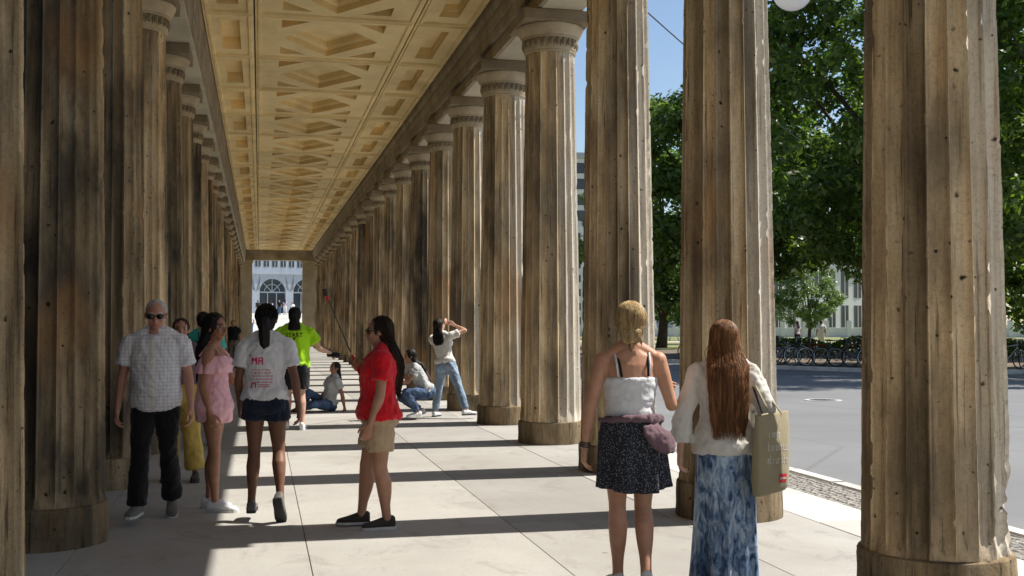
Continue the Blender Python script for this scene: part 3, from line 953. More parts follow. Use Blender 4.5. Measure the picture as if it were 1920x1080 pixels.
mb.build('wall', M['blue_wall'], bA)
mb = MB(); mb.box(-W, W, -0.25, -0.002, 7.35, 7.7); mb.build('string_course', M['blue_wall'], bA)
mb = MB(); mb.box(-W - .5, W + .5, -0.7, 12.5, 17.02, 17.7); mb.build('roof', M['grey_wall'], bA)
for i in range(-NA, NA + 1):
    cx = i * pitch
    mb = MB()
    pts = [(cx + wa, 0.55, 0), (cx + wa, 0.55, 4.6)] + [(cx + wa * math.cos(math.pi * j / 16), 0.55, 4.6 + wa * math.sin(math.pi * j / 16)) for j in range(1, 16)] + [(cx - wa, 0.55, 4.6), (cx - wa, 0.55, 0)]
    mb.add(pts, [tuple(range(len(pts)))])
    w_ = mb.build('arched_window', M['glass'], bA)
    mb = MB()
    mb.box(cx - wa, cx + wa, 0.42, 0.54, 4.45, 4.65)
    for a in (45, 90, 135):
        e = Vector((math.cos(R(a)), 0, math.sin(R(a))))
        mb.tube([Vector((cx, .48, 4.6)), Vector((cx, .48, 4.6)) + e * wa], 0.07, 5)
    for q in (-0.7, 0.7): mb.box(cx + q - .06, cx + q + .06, 0.44, 0.53, 0, 4.44)
    mb.tube([Vector((cx + 1.2 * math.cos(R(a)), .48, 4.6 + 1.2 * math.sin(R(a)))) for a in range(0, 181, 20)], 0.06, 5)
    mb.build('window_frame', M['blue_wall'], w_)
for r_ in range(3):
    for i in range(-14, 15):
        cx = i * 1.32 + 0.3
        mb = MB(); mb.box(cx - 0.42, cx + 0.42, -0.03, 0.02, 8.5 + r_ * 3.0, 10.1 + r_ * 3.0)
        w_ = mb.build('window', M['glass'], bA)
        if r_ == 0:
            mb = MB(); mb.box(cx - 0.05, cx + 0.05, -0.06, -0.032, 8.5, 10.1); mb.build('window_frame', M['blue_wall'], w_)

# grey tower block between two columns
bB = rot_empty('tower_block', (62, 222, -0.2), R(-5), 'pale grey tower block far off between two columns', 'building')
mb = MB(); mb.box(-11, 11, 0, 14, 0, 22); mb.box(-11, 11, 0.8, 13.2, 22, 36); mb.build('wall', M['white_wall'], bB)
mb = MB(); mb.box(-11.3, 11.3, 0.4, 13.6, 36.02, 37.2); mb.build('roof', M['grey_wall'], bB)
for r_ in range(7):
    for i in range(-5, 6):
        mb = MB(); mb.box(i * 1.95 - .5, i * 1.95 + .5, -0.03, 0.03, 1.6 + r_ * 2.9, 3.1 + r_ * 2.9); mb.build('window', M['glass'], bB)
for r_ in range(4):
    mb = MB(); mb.box(-10.8, 10.8, 0.74, 0.82, 23 + r_ * 3.3, 25.2 + r_ * 3.3); mb.build('window_band', M['glass'], bB)

# white building with tall windows behind the lawn
bC = rot_empty('museum_building', (84, 158, 0), R(10), 'white building with tall windows behind the lawn', 'building')
mb = MB(); mb.box(-24, 24, 0, 14, -0.2, 11.5); mb.build('wall', M['white_wall'], bC)
mb = MB(); mb.box(-24.6, 24.6, -0.5, 14.5, 11.52, 12.4); mb.build('roof', M['white_wall'], bC)
for i in range(-9, 10):
    for z0, z1 in ((1.0, 4.4), (5.6, 9.8)):
        mb = MB(); mb.box(i * 2.5 - .7, i * 2.5 + .7, -0.04, 0.03, z0, z1); w_ = mb.build('window', M['glass'], bC)
        mb = MB(); mb.box(i * 2.5 - .05, i * 2.5 + .05, -0.09, -0.042, z0, z1); mb.build('window_frame', M['white_wall'], w_)
# low pale wall with piers along the back of the lawn
fw = tag(empty('park_wall', (62, 120, 0), R(-24)), 'low pale wall with square piers behind the lawn', 'wall', None, 'thing')
mb = MB(); mb.box(-36, 36, 0, 0.3, -0.1, 1.05); mb.build('wall_body', M['white_wall'], fw)
for i in range(-14, 15):
    mb = MB(); mb.box(i * 2.5 - .25, i * 2.5 + .25, -0.12, 0.42, -0.1, 1.9); mb.build('wall_pier', M['white_wall'], fw)

# ================================================================ people
def m_skin():
    t = NT('skin')
    at = t.new('ShaderNodeVertexColor'); at.layer_name = 'Col'
    nz = t.noise(t.coord('Object'), 14, 4)
    n2 = t.noise(t.coord('Object'), 5, 5, 0.65)
    c = t.mix(1.0, at.outputs['Color'], t.ramp(nz, [(0.3, 0.86), (0.7, 1.08)]), 'MULTIPLY')
    c = t.mix(1.0, c, t.ramp(n2, [(0.35, (0.92, 0.86, 0.84)), (0.65, (1.06, 1.06, 1.06))]), 'MULTIPLY')
    t.base(c); t.rough(0.5); t.b.inputs["Specular IOR Level"].default_value = 0.35
    t.b.inputs['Subsurface Weight'].default_value = 0.08
    t.b.inputs['Subsurface Radius'].default_value = (0.012, 0.005, 0.003)
    t.bump(t.noise(t.coord('Object'), 160, 2), 0.08, 0.002)
    return t.m
M['skin'] = m_skin()
def m_cloth(name, c, var=0.12, rough=0.9, weave=260):
    t = NT(name)
    v = t.coord('Object')
    n = t.noise(v, 9, 4, 0.6); w = t.noise(v, weave, 2, 0.6)
    col = t.ramp(n, [(0.3, tuple(x * (1 - var) for x in c)), (0.7, tuple(min(1, x * (1 + var)) for x in c))])
    t.base(col); t.rough(rough); t.b.inputs["Specular IOR Level"].default_value = 0.15
    t.b.inputs['Sheen Weight'].default_value = 0.15
    n1 = t.bump(n, 0.35, 0.02); t.bump(w, 0.15, 0.002, n1)
    return t.m
def m_hair(name, a, b, rough=0.55):
    t = NT(name)
    v = t.coord('Object', (70, 70, 3.0))
    n = t.noise(v, 1.0, 4, 0.6); big = t.noise(t.coord('Object', (14, 14, 1.2)), 1.0, 3)
    c = t.mix(t.ramp(n, [(0.32, 0.0), (0.68, 1.0)]), a, b)
    c = t.mix(t.ramp(big, [(0.4, 0.45), (0.62, 0.0)]), c, tuple(x * 0.6 for x in a))
    g = t.new('ShaderNodeNewGeometry')
    c = t.mix(1.0, c, t.ramp(g.outputs['Random Per Island'], [(0.0, 0.7), (1.0, 1.25)]), 'MULTIPLY')
    t.base(c); t.rough(rough); t.b.inputs["Specular IOR Level"].default_value = 0.25
    t.bump(n, 0.8, 0.008)
    return t.m
def m_check():
    t = NT('checked_shirt')
    tc = t.new('ShaderNodeTexCoord'); sp = t.new('ShaderNodeSeparateXYZ'); t.l(tc.outputs['Object'], sp.inputs[0])
    def lines(out, per, wid):
        a = t.new('ShaderNodeMath', operation='MULTIPLY'); a.inputs[1].default_value = 1 / per; t.l(out, a.inputs[0])
        b = t.new('ShaderNodeMath', operation='FRACT'); t.l(a.outputs[0], b.inputs[0])
        return t.ramp(b.outputs[0], [(0.0, 1.0), (wid, 1.0), (wid + 0.06, 0.0), (1.0, 0.0)])
    l1 = lines(sp.outputs[0], 0.028, 0.16); l2 = lines(sp.outputs[2], 0.028, 0.16)
    c = t.mix(l1, (0.76, 0.75, 0.77), (0.58, 0.56, 0.63)); c = t.mix(l2, c, (0.58, 0.55, 0.62))
    t.base(c); t.rough(0.9); t.bump(t.noise(t.coord('Object'), 9, 4), 0.35, 0.02)
    return t.m
def m_dots():
    t = NT('dotted_skirt')
    vo = t.new('ShaderNodeTexVoronoi'); vo.inputs['Scale'].default_value = 105; t.l(t.coord('Object'), vo.inputs['Vector'])
    c = t.mix(t.ramp(vo.outputs['Distance'], [(0.20, 1.0), (0.34, 0.0)]), (0.022, 0.024, 0.034), (0.30, 0.30, 0.33))
    t.base(c); t.rough(0.85); t.bump(t.noise(t.coord('Object'), 9, 4), 0.3, 0.02)
    return t.m
def m_batik():
    t = NT('blue_patterned_skirt')
    n = t.noise(t.coord('Object', (1, 1, 0.35)), 24, 5, 0.65, 1.2); g = t.noise(t.coord('Object', (1, 1, 0.3)), 9, 4, 0.6, 0.6)
    c = t.ramp(n, [(0.36, (0.03, 0.06, 0.13)), (0.47, (0.19, 0.30, 0.48)), (0.6, (0.52, 0.62, 0.74))])
    c = t.mix(t.ramp(g, [(0.40, 0.55), (0.52, 0.0)]), c, (0.03, 0.055, 0.12))
    t.base(c); t.rough(0.85); t.bump(g, 0.3, 0.02)
    return t.m
M['check'] = m_check(); M['dots'] = m_dots(); M['batik'] = m_batik()
def m_jeans(name, a, b):
    t = NT(name)
    n = t.noise(t.coord('Object'), 7, 4); w = t.noise(t.coord('Object'), 220, 2)
    c = t.mix(t.ramp(n, [(0.38, 0.0), (0.66, 1.0)]), a, b)
    c = t.mix(t.ramp(w, [(0.35, 0.3), (0.5, 0.0)]), c, tuple(x * .5 for x in a))
    t.base(c); t.rough(0.9); t.bump(n, 0.4, 0.02)
    return t.m
M['jeans'] = m_jeans('blue_jeans', (0.045, 0.075, 0.15), (0.13, 0.20, 0.33))
M['jeans_light'] = m_jeans('light_jeans', (0.17, 0.24, 0.34), (0.34, 0.42, 0.52))
M['navy'] = m_cloth('navy_shorts', (0.018, 0.024, 0.046))
M['black'] = m_cloth('black_cloth', (0.012, 0.012, 0.014))
M['white'] = m_cloth('white_cotton', (0.74, 0.74, 0.76), 0.05)
M['offwhite'] = m_cloth('off_white_blouse', (0.70, 0.67, 0.62), 0.06)
M['greytee'] = m_cloth('grey_cotton', (0.48, 0.49, 0.50), 0.08)
M['red'] = m_cloth('red_polo', (0.62, 0.012, 0.022), 0.12)
M['khaki'] = m_cloth('khaki_cotton', (0.44, 0.32, 0.20), 0.1)
M['pink'] = m_cloth('pink_cotton', (0.84, 0.47, 0.52), 0.06)
M['neon'] = m_cloth('neon_jersey', (0.42, 0.78, 0.02), 0.06)
M['teal'] = m_cloth('teal_cotton', (0.04, 0.42, 0.38), 0.1)
M['yellow'] = m_cloth('ochre_trousers', (0.56, 0.40, 0.10), 0.15)
M['purple'] = m_cloth('mauve_cloth', (0.17, 0.105, 0.125), 0.2)
M['lilac'] = m_cloth('lilac_cotton', (0.45, 0.40, 0.52), 0.1)
M['canvas'] = m_cloth('khaki_canvas', (0.36, 0.31, 0.20), 0.08)
M['shoe_dark'] = m_cloth('dark_shoe', (0.05, 0.045, 0.04), 0.2, 0.6)
M['shoe_grey'] = m_cloth('grey_shoe', (0.16, 0.15, 0.13), 0.25, 0.7)
M['shoe_white'] = m_cloth('white_shoe', (0.75, 0.75, 0.76), 0.08, 0.5)
M['sole'] = m_plain('rubber_sole', (0.6, 0.6, 0.58), 0.6)
M['sole_dark'] = m_plain('dark_rubber_sole', (0.05, 0.05, 0.05), 0.6)
M['print_pink'] = m_plain('pink_print', (0.65, 0.03, 0.14), 0.7)
M['print_black'] = m_plain('black_print', (0.01, 0.015, 0.01), 0.7)
M['print_white'] = m_plain('white_print', (0.62, 0.60, 0.53), 0.7)
M['label_red'] = m_plain('red_label', (0.62, 0.02, 0.03), 0.6)
M['lens'] = m_plain('dark_lens', (0.008, 0.007, 0.007), 0.12, spec=0.6)
M['h_black'] = m_hair('black_hair', (0.006, 0.005, 0.005), (0.02, 0.015, 0.012))
M['h_dbrown'] = m_hair('dark_brown_hair', (0.010, 0.006, 0.004), (0.05, 0.025, 0.014))
M['h_auburn'] = m_hair('auburn_hair', (0.09, 0.036, 0.014), (0.42, 0.20, 0.085))
M['h_blonde'] = m_hair('blonde_hair', (0.30, 0.19, 0.08), (0.72, 0.53, 0.28))
M['h_grey'] = m_hair('grey_hair', (0.38, 0.37, 0.36), (0.72, 0.71, 0.70), 0.5)

SK_TAN = (0.42, 0.22, 0.14); SK_LIGHT = (0.60, 0.36, 0.26); SK_BROWN = (0.20, 0.095, 0.058); SK_MID = (0.36, 0.18, 0.11); SK_RED = (0.50, 0.26, 0.19)

V3 = Vector
def unit(v): v = Vector(v); return v.normalized()
F_TORSO = [(-.060, .060, .050), (-.035, .094, .066), (0, .104, .071), (.04, .094, .063), (.09, .076, .053), (.15, .083, .058), (.205, .091, .062), (.25, .094, .056), (.283, .080, .045), (.305, .046, .037), (.335, .031, .032)]
M_TORSO = [(-.060, .060, .050), (-.035, .090, .064), (0, .098, .068), (.04, .096, .068), (.09, .094, .070), (.15, .100, .070), (.205, .106, .068), (.25, .110, .060), (.283, .092, .048), (.305, .050, .040), (.335, .035, .036)]
class Person:
    def __init__(self, label, loc, rz, H, skin, female=True, weight=1.0, lean=0.0, side=0.0, twist=0.0, head=(0, 0, 0),
                 armL=None, armR=None, legL=None, legR=None, footL=None, footR=None, vox=0.008, hair_c=(0.02, 0.015, 0.01), name='person',
                 group='visitors in the colonnade', curl=(20, 30, 22), seat=None, hands=True, face=True):
        self.H = H; self.w = weight; self.female = female; self.vox = vox
        self.root = tag(empty(name, loc, R(rz)), label, 'person', group)
        k = H / 1.68
        up = Matrix.Rotation(-lean, 3, 'X') @ V3((0, 0, 1)); up = Matrix.Rotation(side, 3, 'Y') @ up
        self.up = up
        fw = V3((0, 1, 0)); fw = (fw - up * fw.dot(up)).normalized()
        self.fw = fw; rt = fw.cross(up).normalized(); self.rt = rt
        tw = Matrix.Rotation(twist, 3, up)
        self.srt = tw @ rt; self.sfw = tw @ fw
        P = V3((0, 0, 0)); self.P = P
        hipw = 0.050 * H * (0.95 + 0.05 * weight)
        j = {}
        j['hipL'] = P - V3((1, 0, 0)) * hipw - V3((0, 0, 1)) * .012 * H; j['hipR'] = P + V3((1, 0, 0)) * hipw - V3((0, 0, 1)) * .012 * H
        TL, SLn = .240 * H, .235 * H
        legL = legL or ((-.02, .02, -1), (-.02, -.02, -1)); legR = legR or ((.02, .02, -1), (.02, -.02, -1))
        for s, leg in (('L', legL), ('R', legR)):
            j['knee' + s] = j['hip' + s] + unit(leg[0]) * TL
            j['ank' + s] = j['knee' + s] + unit(leg[1]) * SLn
        self.foot = {'L': footL or (0.12, 0.0), 'R': footR or (-0.12, 0.0)}
        sh_s = .268 * H; shw = (.098 if female else .112) * H * (0.94 + 0.06 * weight)
        C = P + up * sh_s; self.C = C
        j['shL'] = C - self.srt * shw; j['shR'] = C + self.srt * shw
        UL, FL = .168 * H, .145 * H
        armL = armL or ((-.18, -.03, -1), (-.06, .12, -1)); armR = armR or ((.18, -.03, -1), (.06, .12, -1))
        self.thumb = {}
        for s, arm in (('L', armL), ('R', armR)):
            j['elb' + s] = j['sh' + s] + unit(arm[0]) * UL
            j['wri' + s] = j['elb' + s] + unit(arm[1]) * FL
            self.thumb[s] = unit(arm[2]) if len(arm) > 2 else V3((0, 1, 0.05))
        self.curl = {'L': curl, 'R': curl}
        # shift so the soles rest on the floor
        zs = []
        for s in 'LR':
            yaw, pit = self.foot[s]
            fd = V3((-math.sin(yaw) * math.cos(pit), math.cos(yaw) * math.cos(pit), math.sin(pit))); fu = V3((math.sin(yaw) * math.sin(pit), -math.cos(yaw) * math.sin(pit), math.cos(pit)))
            a = j['ank' + s]
            zs += [(a - fu * .052 * H - fd * .035 * H).z, (a - fu * .052 * H + fd * .11 * H).z]
        dz = -min(zs) if seat is None else seat
        self.P = P = V3((0, 0, dz)); self.C = C + P
        for q in j: j[q] = j[q] + P
        self.j = j
        self.N = P + up * .318 * H
        yaw, pit, rol = head
        Rm = Matrix.Rotation(yaw, 3, V3((0, 0, 1))) @ Matrix.Rotation(rol, 3, 'Y') @ Matrix.Rotation(pit, 3, 'X')
        self.hr, self.hf, self.hu = Rm @ V3((1, 0, 0)), Rm @ V3((0, 1, 0)), Rm @ V3((0, 0, 1))
        k *= 1.05
        self.hk = k
        self.hc = self.N + up * .024 * H + self.hu * .052 * H + self.hf * .016
        self.skin = skin; self.hair_c = hair_c
        self.body(hands, face)
    def prof(self, s):
        T = F_TORSO if self.female else M_TORSO
        if s <= T[0][0]: return T[0][1], T[0][2]
        for a, b in zip(T, T[1:]):
            if s <= b[0]:
                t = (s - a[0]) / (b[0] - a[0]); t = t * t * (3 - 2 * t) * 0.5 + t * 0.5
                return a[1] + (b[1] - a[1]) * t, a[2] + (b[2] - a[2]) * t
        return T[-1][1], T[-1][2]
    def station(self, s, ew=0.0, ed=0.0, sf=0.0):
        w, d = self.prof(s)
        H = self.H
        wt = self.w if s < 0.27 else 1 + (self.w - 1) * 0.35
        t = max(0.0, min(1.0, (s + .02) / .28))
        r = self.rt.lerp(self.srt, t).normalized(); f = self.fw.lerp(self.sfw, t).normalized()
        dep = wt * (1 + (0.35 * (self.w - 1) if 0 < s < .2 else 0))
        c = self.P + self.up * (s * H) + f * (sf + (0.012 * (s > .02 and s < .2) * (self.w - 1) * 6))
        return (c, r * (w * H * wt + ew), f * (d * H * dep + ed))
    def limb(self, mb, a, b, rads, fwd, back=0.0, n=14, flat=1.0):
        a, b = V3(a), V3(b)
        d = (b - a).normalized()
        f = V3(fwd); f = (f - d * f.dot(d))
        f = f.normalized() if f.length > 1e-4 else d.orthogonal().normalized()
        r = d.cross(f)
        m = len(rads)
        sts = []
        for i, q in enumerate(rads):
            t = q[0]; rad = q[1]
            bk = q[2] if len(q) > 2 else 0
            sts.append((a.lerp(b, t) - f * bk, r * rad, f * rad * flat))
        mb.loft(sts, n)
    def hand(self, mb, s, sc):
        w = self.j['wri' + s]; e = self.j['elb' + s]
        d = (w - e).normalized()
        th = self.thumb[s]; th = (th - d * th.dot(d)).normalized()
        n = d.cross(th) * (-1 if s == 'R' else 1)
        k = sc
        mb.loft([(w - d * .02 * k, th * .024 * k, n * .019 * k), (w + d * .02 * k, th * .030 * k, n * .018 * k), (w + d * .055 * k, th * .040 * k, n * .016 * k), (w + d * .085 * k, th * .041 * k, n * .014 * k), (w + d * .096 * k, th * .036 * k, n * .010 * k)], 14)
        cu = self.curl[s]
        for i, (L, off) in enumerate(((.068, .031), (.077, .0105), (.071, -.0105), (.056, -.031))):
            p = w + d * (.083 - (.008 if i == 3 else 0)) * k + th * off * k
            pts = [p]; ang = R(8 + 3 * i)
            dirb = (d + th * off * 1.6).normalized()
            for q, fr in enumerate((.45, .30, .25)):
                ang += R(cu[q])
                dd = dirb * math.cos(ang) + n * math.sin(ang)
                p = p + dd * L * fr * k * 1.12
                pts.append(p)
            mb.tube(pts, [.0092 * k, .0088 * k, .0080 * k, .0066 * k], 8)
        p = w + d * .022 * k + th * .026 * k
        pts = [p, p + (d * .55 + th * .65 + n * .25) * .042 * k]
        pts.append(pts[-1] + (d * .85 + th * .25 + n * .35) * .034 * k); pts.append(pts[-1] + (d * .95 + n * .3) * .022 * k)
        mb.tube(pts, [.014 * k, .012 * k, .0105 * k, .008 * k], 8)
    LEG_T = [(0, .052), (.12, .052), (.35, .048), (.65, .039), (.9, .032), (1.03, .0305)]
    LEG_S = [(-.04, .0305), (.10, .0315, .002), (.28, .0345, .008), (.5, .030, .006), (.75, .0215, .001), (.92, .0195), (1.05, .021)]
    ARM_U = [(-.05, .030), (.12, .030), (.35, .0285), (.7, .0235), (1.02, .0215)]
    ARM_F = [(-.04, .0215), (.2, .0235), (.45, .0205), (.8, .0150), (1.05, .0142)]
    def rr(self, lst, ext=0.0, wmul=1.0):
        g = self.H * (1 + (self.w - 1) * 0.7) * wmul * (1.0 if self.female else 1.04)
        return [(q[0], q[1] * g + ext) + ((q[2] * self.H,) if len(q) > 2 else ()) for q in lst]
    def body(self, hands=True, face=True):
        mb = MB(); H = self.H; j = self.j; k = self.hk
        mb.loft([self.station(s) for s in (-.06, -.035, -.01, .02, .05, .09, .12, .15, .18, .205, .23, .25, .27, .283, .296, .305, .32, .335)], 24)
        f = self.fw
        bum = .030 * self.w
        for s in 'LR':
            sg = -1 if s == 'L' else 1
            mb.ball(self.P + self.rt * sg * .045 * H - self.fw * .030 * H - self.up * .015 * H, (.052 * H * self.w, .046 * H * self.w, .052 * H), (self.rt, self.fw, self.up), 14, 10)
            if self.female:
                mb.ball(self.P + self.up * .205 * H + self.srt * sg * .045 * H + self.sfw * .048 * H, (.034 * H * self.w, .03 * H * self.w, .034 * H), (self.srt, self.sfw, self.up), 12, 8)
            kd = (j['knee' + s] - j['hip' + s]).normalized(); sd_ = (j['ank' + s] - j['knee' + s]).normalized()
            kf = self.fw if abs(kd.dot(self.fw)) < .9 else V3((0, 0, 1))
            self.limb(mb, j['hip' + s], j['knee' + s], self.rr(self.LEG_T), kf)
            mb.ball(j['knee' + s], .0315 * H * (1 + (self.w - 1) * .7), None, 12, 8)
            bk = kf - sd_ * kf.dot(sd_)
            self.limb(mb, j['knee' + s], j['ank' + s], self.rr(self.LEG_S), bk if bk.length > .2 else V3((0, 0, 1)))
            yaw, pit = self.foot[s]
            fd = V3((-math.sin(yaw) * math.cos(pit), math.cos(yaw) * math.cos(pit), math.sin(pit))); fu = V3((math.sin(yaw) * math.sin(pit), -math.cos(yaw) * math.sin(pit), math.cos(pit)))
            a = j['ank' + s]; fr = fd.cross(fu)
            mb.loft([(a - fu * .026 * H - fd * .028 * H, fr * .014 * H, fu * .018 * H), (a - fu * .022 * H, fr * .019 * H, fu * .024 * H), (a - fu * .030 * H + fd * .05 * H, fr * .022 * H, fu * .016 * H), (a - fu * .038 * H + fd * .10 * H, fr * .02 * H, fu * .009 * H)], 12)
            mb.ball(j['sh' + s] - self.up * .004 * H, (.033 * H * (1 + (self.w - 1) * .5),) * 3, None, 12, 8)
            self.limb(mb, j['sh' + s], j['elb' + s], self.rr(self.ARM_U), self.sfw)
            self.limb(mb, j['elb' + s], j['wri' + s], self.rr(self.ARM_F), self.sfw)
            mb.ball(j['elb' + s], .0215 * H * (1 + (self.w - 1) * .7), None, 10, 8)
            if hands: self.hand(mb, s, k * (1.0 if self.female else 1.08))
            # trapezius slope
            mb.tube([self.N + self.up * .0 * H, (self.N + j['sh' + s]) / 2 + self.up * .004 * H, j['sh' + s]], [.034 * H, .026 * H, .022 * H], 10)
        hc, r, f, u = self.hc, self.hr, self.hf, self.hu
        self.wf = 0
        mb.tube([self.N - self.up * .02 * H, self.N + self.up * .03 * H, hc - u * .045 * k - f * .012], [.036 * H, .031 * H, .030 * H], 14)
        ax = (r, f, u)
        mb.ball(hc + u * .026 * k - f * .010 * k, (.074 * k, .092 * k, .084 * k), ax, 20, 14)
        mb.ball(hc - u * .030 * k + f * .026 * k, (.056 * k, .060 * k, .064 * k), ax, 16, 12)
        mb.ball(hc - u * .082 * k + f * .050 * k, (.026 * k, .024 * k, .020 * k), ax, 12, 8)
        mb.tube([hc + u * .020 * k + f * .078 * k, hc - u * .008 * k + f * .092 * k, hc - u * .028 * k + f * .101 * k, hc - u * .036 * k + f * .085 * k], [.008 * k, .010 * k, .014 * k, .008 * k], 8)
        mb.ball(hc - u * .056 * k + f * .082 * k, (.023 * k, .010 * k, .010 * k), ax, 10, 8)
        mb.ball(hc + u * .026 * k + f * .074 * k, (.052 * k, .014 * k, .010 * k), ax, 12, 8)
        for sg in (-1, 1):
            mb.ball(hc - u * .004 * k + r * sg * .074 * k - f * .004 * k, (.010 * k, .018 * k, .030 * k), ax, 10, 8)
            mb.ball(hc - u * .022 * k + r * sg * .036 * k + f * .062 * k, (.02 * k, .018 * k, .022 * k), ax, 10, 8)
        me = remeshed(mb, self.vox, 3 if self.vox < .01 else 2, 'body')
        co = coords(me)
        col = np.tile(np.array(self.skin, dtype=np.float32), (len(co), 1))
        if face:
            q = co - np.array(hc); X = q @ np.array(r) / k; Fv = q @ np.array(f) / k; U = q @ np.array(u) / k
            fr = (Fv > .055) & (np.abs(X) < .07) & (np.abs(U) < .1)
            def ell(cx, cu, a, b): return fr & ((((X - cx) / a) ** 2 + ((U - cu) / b) ** 2) < 1)
            for sg in (-1, 1):
                col[ell(sg * .031, .030, .020, .006)] = self.hair_c
                col[ell(sg * .031, .008, .015, .008)] = (.42, .38, .35)
                col[ell(sg * .031, .008, .0085, .0085)] = (.03, .02, .015)
                col[ell(sg * .03, -.025, .018, .014)] *= np.array((1.06, .92, .92))
            col[ell(0, -.056, .024, .010)] = np.array(self.skin) * np.array((1.05, .6, .62))
        set_col(me, col)
        me.materials.append(M['skin'])
        self.body_o = link('body', me, self.root)
    # ------------------------------------------------ clothing
    def finish(self, mb, name, mat, vox=None, sm=3, fold=0.006, freq=11, zs=0.55, parent=None):
        me = remeshed(mb, vox or max(.010, self.vox * 1.2), sm, name)
        if fold:
            co = coords(me); n = normals(me)
            off = V3((self.H * 13.7, len(co) % 97, 3.1))
            for i in range(len(co)):
                p = V3(co[i])
                q = V3((p.x * freq + p.z * 3, p.y * freq, p.z * freq * zs)) + off
                w1 = noise.noise(q * .6)
                a = noise.noise(q + V3((w1, w1, 0)) * 1.2)
                r1 = 1 - 2.6 * abs(noise.noise(V3((p.x * freq * 1.3 - p.z * 5, p.y * freq * 1.3, p.z * freq * 1.1 + w1 * 2)) - off))
                r2 = 1 - 2.6 * abs(noise.noise(V3((p.x * freq * 2.1 + p.z * 9, p.y * freq * 2.1, p.z * freq * 2.0)) + off))
                co[i] += n[i] * (fold * (.9 * a + .55 * max(0, r1) + .35 * max(0, r2)))
            set_coords(me, co)
        me.materials.append(mat)
        return link(name, me, parent or self.root)
    def top(self, mat, hem=-.01, sleeve=.5, ease=.016, name='shirt', neck=.300, belly=0.0, sl_ease=.014, flare=0.0, strapless=False, up_s=None, fold=.011, long_cuff=None):
        mb = MB()
        ss = [hem + (neck - hem) * t / 13 for t in range(14)]
        sts = []
        for s in ss:
            e = ease + flare * max(0, (.12 - s))
            bel = belly * math.exp(-((s - .07) / .07) ** 2)
            sts.append(self.station(s, e * (1 if s < .28 else .4), e * (1 if s < .28 else .4) + bel * .5, bel * .5))
        if self.female and not strapless:
            for sg in (-1, 1):
                mb.ball(self.P + self.up * .205 * self.H + self.srt * sg * .045 * self.H + self.sfw * .048 * self.H, (.036 * self.H * self.w + ease, .03 * self.H * self.w + ease, .036 * self.H + ease), (self.srt, self.sfw, self.up), 12, 8)
        mb.loft(sts, 28)
        if hem < .02:
            for sg in (-1, 1):
                zc_ = max(-.015, hem + .03)
                mb.ball(self.P + self.rt * sg * .045 * self.H - self.fw * .030 * self.H + self.up * zc_ * self.H, (.050 * self.H * self.w + ease, .046 * self.H * self.w + ease, (zc_ - hem) * self.H + .004), (self.rt, self.fw, self.up), 16, 10)
        if sleeve > 0:
            for s in 'LR':
                mb.ball(self.j['sh' + s] - self.up * .004 * self.H, .033 * self.H * (1 + (self.w - 1) * .5) + .011, None, 12, 8)
                mb.tube([self.N, (self.N + self.j['sh' + s]) / 2 + self.up * .004 * self.H, self.j['sh' + s]], [.030 * self.H + .008, .027 * self.H + .009, .022 * self.H + .010], 10)
                end = min(sleeve, 1.0)
                a, b = self.j['sh' + s], self.j['elb' + s]
                rad = self.rr(self.ARM_U, sl_ease)
                self.limb(mb, a, a.lerp(b, end), [(0, rad[1][1] + .004), (.3, rad[1][1] + .003), (.7, rad[2][1] + .006), (1, rad[2][1] + .012)] if end < 1 else [(0, rad[1][1]), (.5, rad[2][1] + .004), (1.0, rad[4][1] + .006)], self.sfw)
                if sleeve > 1:
                    c = self.j['wri' + s]
                    e2 = sleeve - 1
                    rf = self.rr(self.ARM_F, sl_ease)
                    mb.ball(b, rf[0][1], None, 10, 8)
                    self.limb(mb, b, b.lerp(c, e2), [(0, rf[0][1] + .002), (.5, rf[1][1] + .006), (1, rf[1][1] + (long_cuff or .004))], self.sfw)
        return self.finish(mb, name, mat, fold=fold)
    def legs_wear(self, mat, length=2.0, waist=.065, ease=.014, name='trousers', hem=0.0, fold=.011, thigh_ext=0.0):
        mb = MB(); H = self.H
        mb.loft([self.station(s, ease, ease) for s in (-.062, -.035, -.01, .02, .045, waist)], 28)
        for s in 'LR':
            sg = -1 if s == 'L' else 1
            mb.ball(self.P + self.rt * sg * .045 * H - self.fw * .030 * H - self.up * .015 * H, (.052 * H * self.w + ease * .8, .046 * H * self.w + ease * .8, .052 * H + ease * .6), (self.rt, self.fw, self.up), 14, 10)
            a, b, c = self.j['hip' + s], self.j['knee' + s], self.j['ank' + s]
            T = self.rr(self.LEG_T, ease)
            L1 = min(length, 1.0)
            kd = (b - a).normalized()
            kf = self.fw if abs(kd.dot(self.fw)) < .9 else V3((0, 0, 1))
            def rad_at(tt):
                for p, q in zip(T, T[1:]):
                    if tt <= q[0]: return p[1] + (q[1] - p[1]) * (tt - p[0]) / max(1e-6, q[0] - p[0])
                return T[-1][1]
            n = 6
            self.limb(mb, a, a.lerp(b, L1), [(i / n, rad_at(L1 * i / n) + (hem + thigh_ext) * (i / n if length < 1 else 0)) for i in range(n + 1)], kf)
            if length > 1:
                Sh = self.rr(self.LEG_S, ease)
                mb.ball(b, .0315 * H * (1 + (self.w - 1) * .7) + ease, None, 12, 8)
                L2 = length - 1
                bk = kf - (c - b).normalized() * kf.dot((c - b).normalized())
                self.limb(mb, b, b.lerp(c, L2), [(0, Sh[0][1]), (.3, Sh[2][1], .008), (.6, Sh[3][1] + hem * .5, .004), (1.0, Sh[4][1] + hem + .006)], bk if bk.length > .2 else V3((0, 0, 1)))
        return self.finish(mb, name, mat, fold=fold)
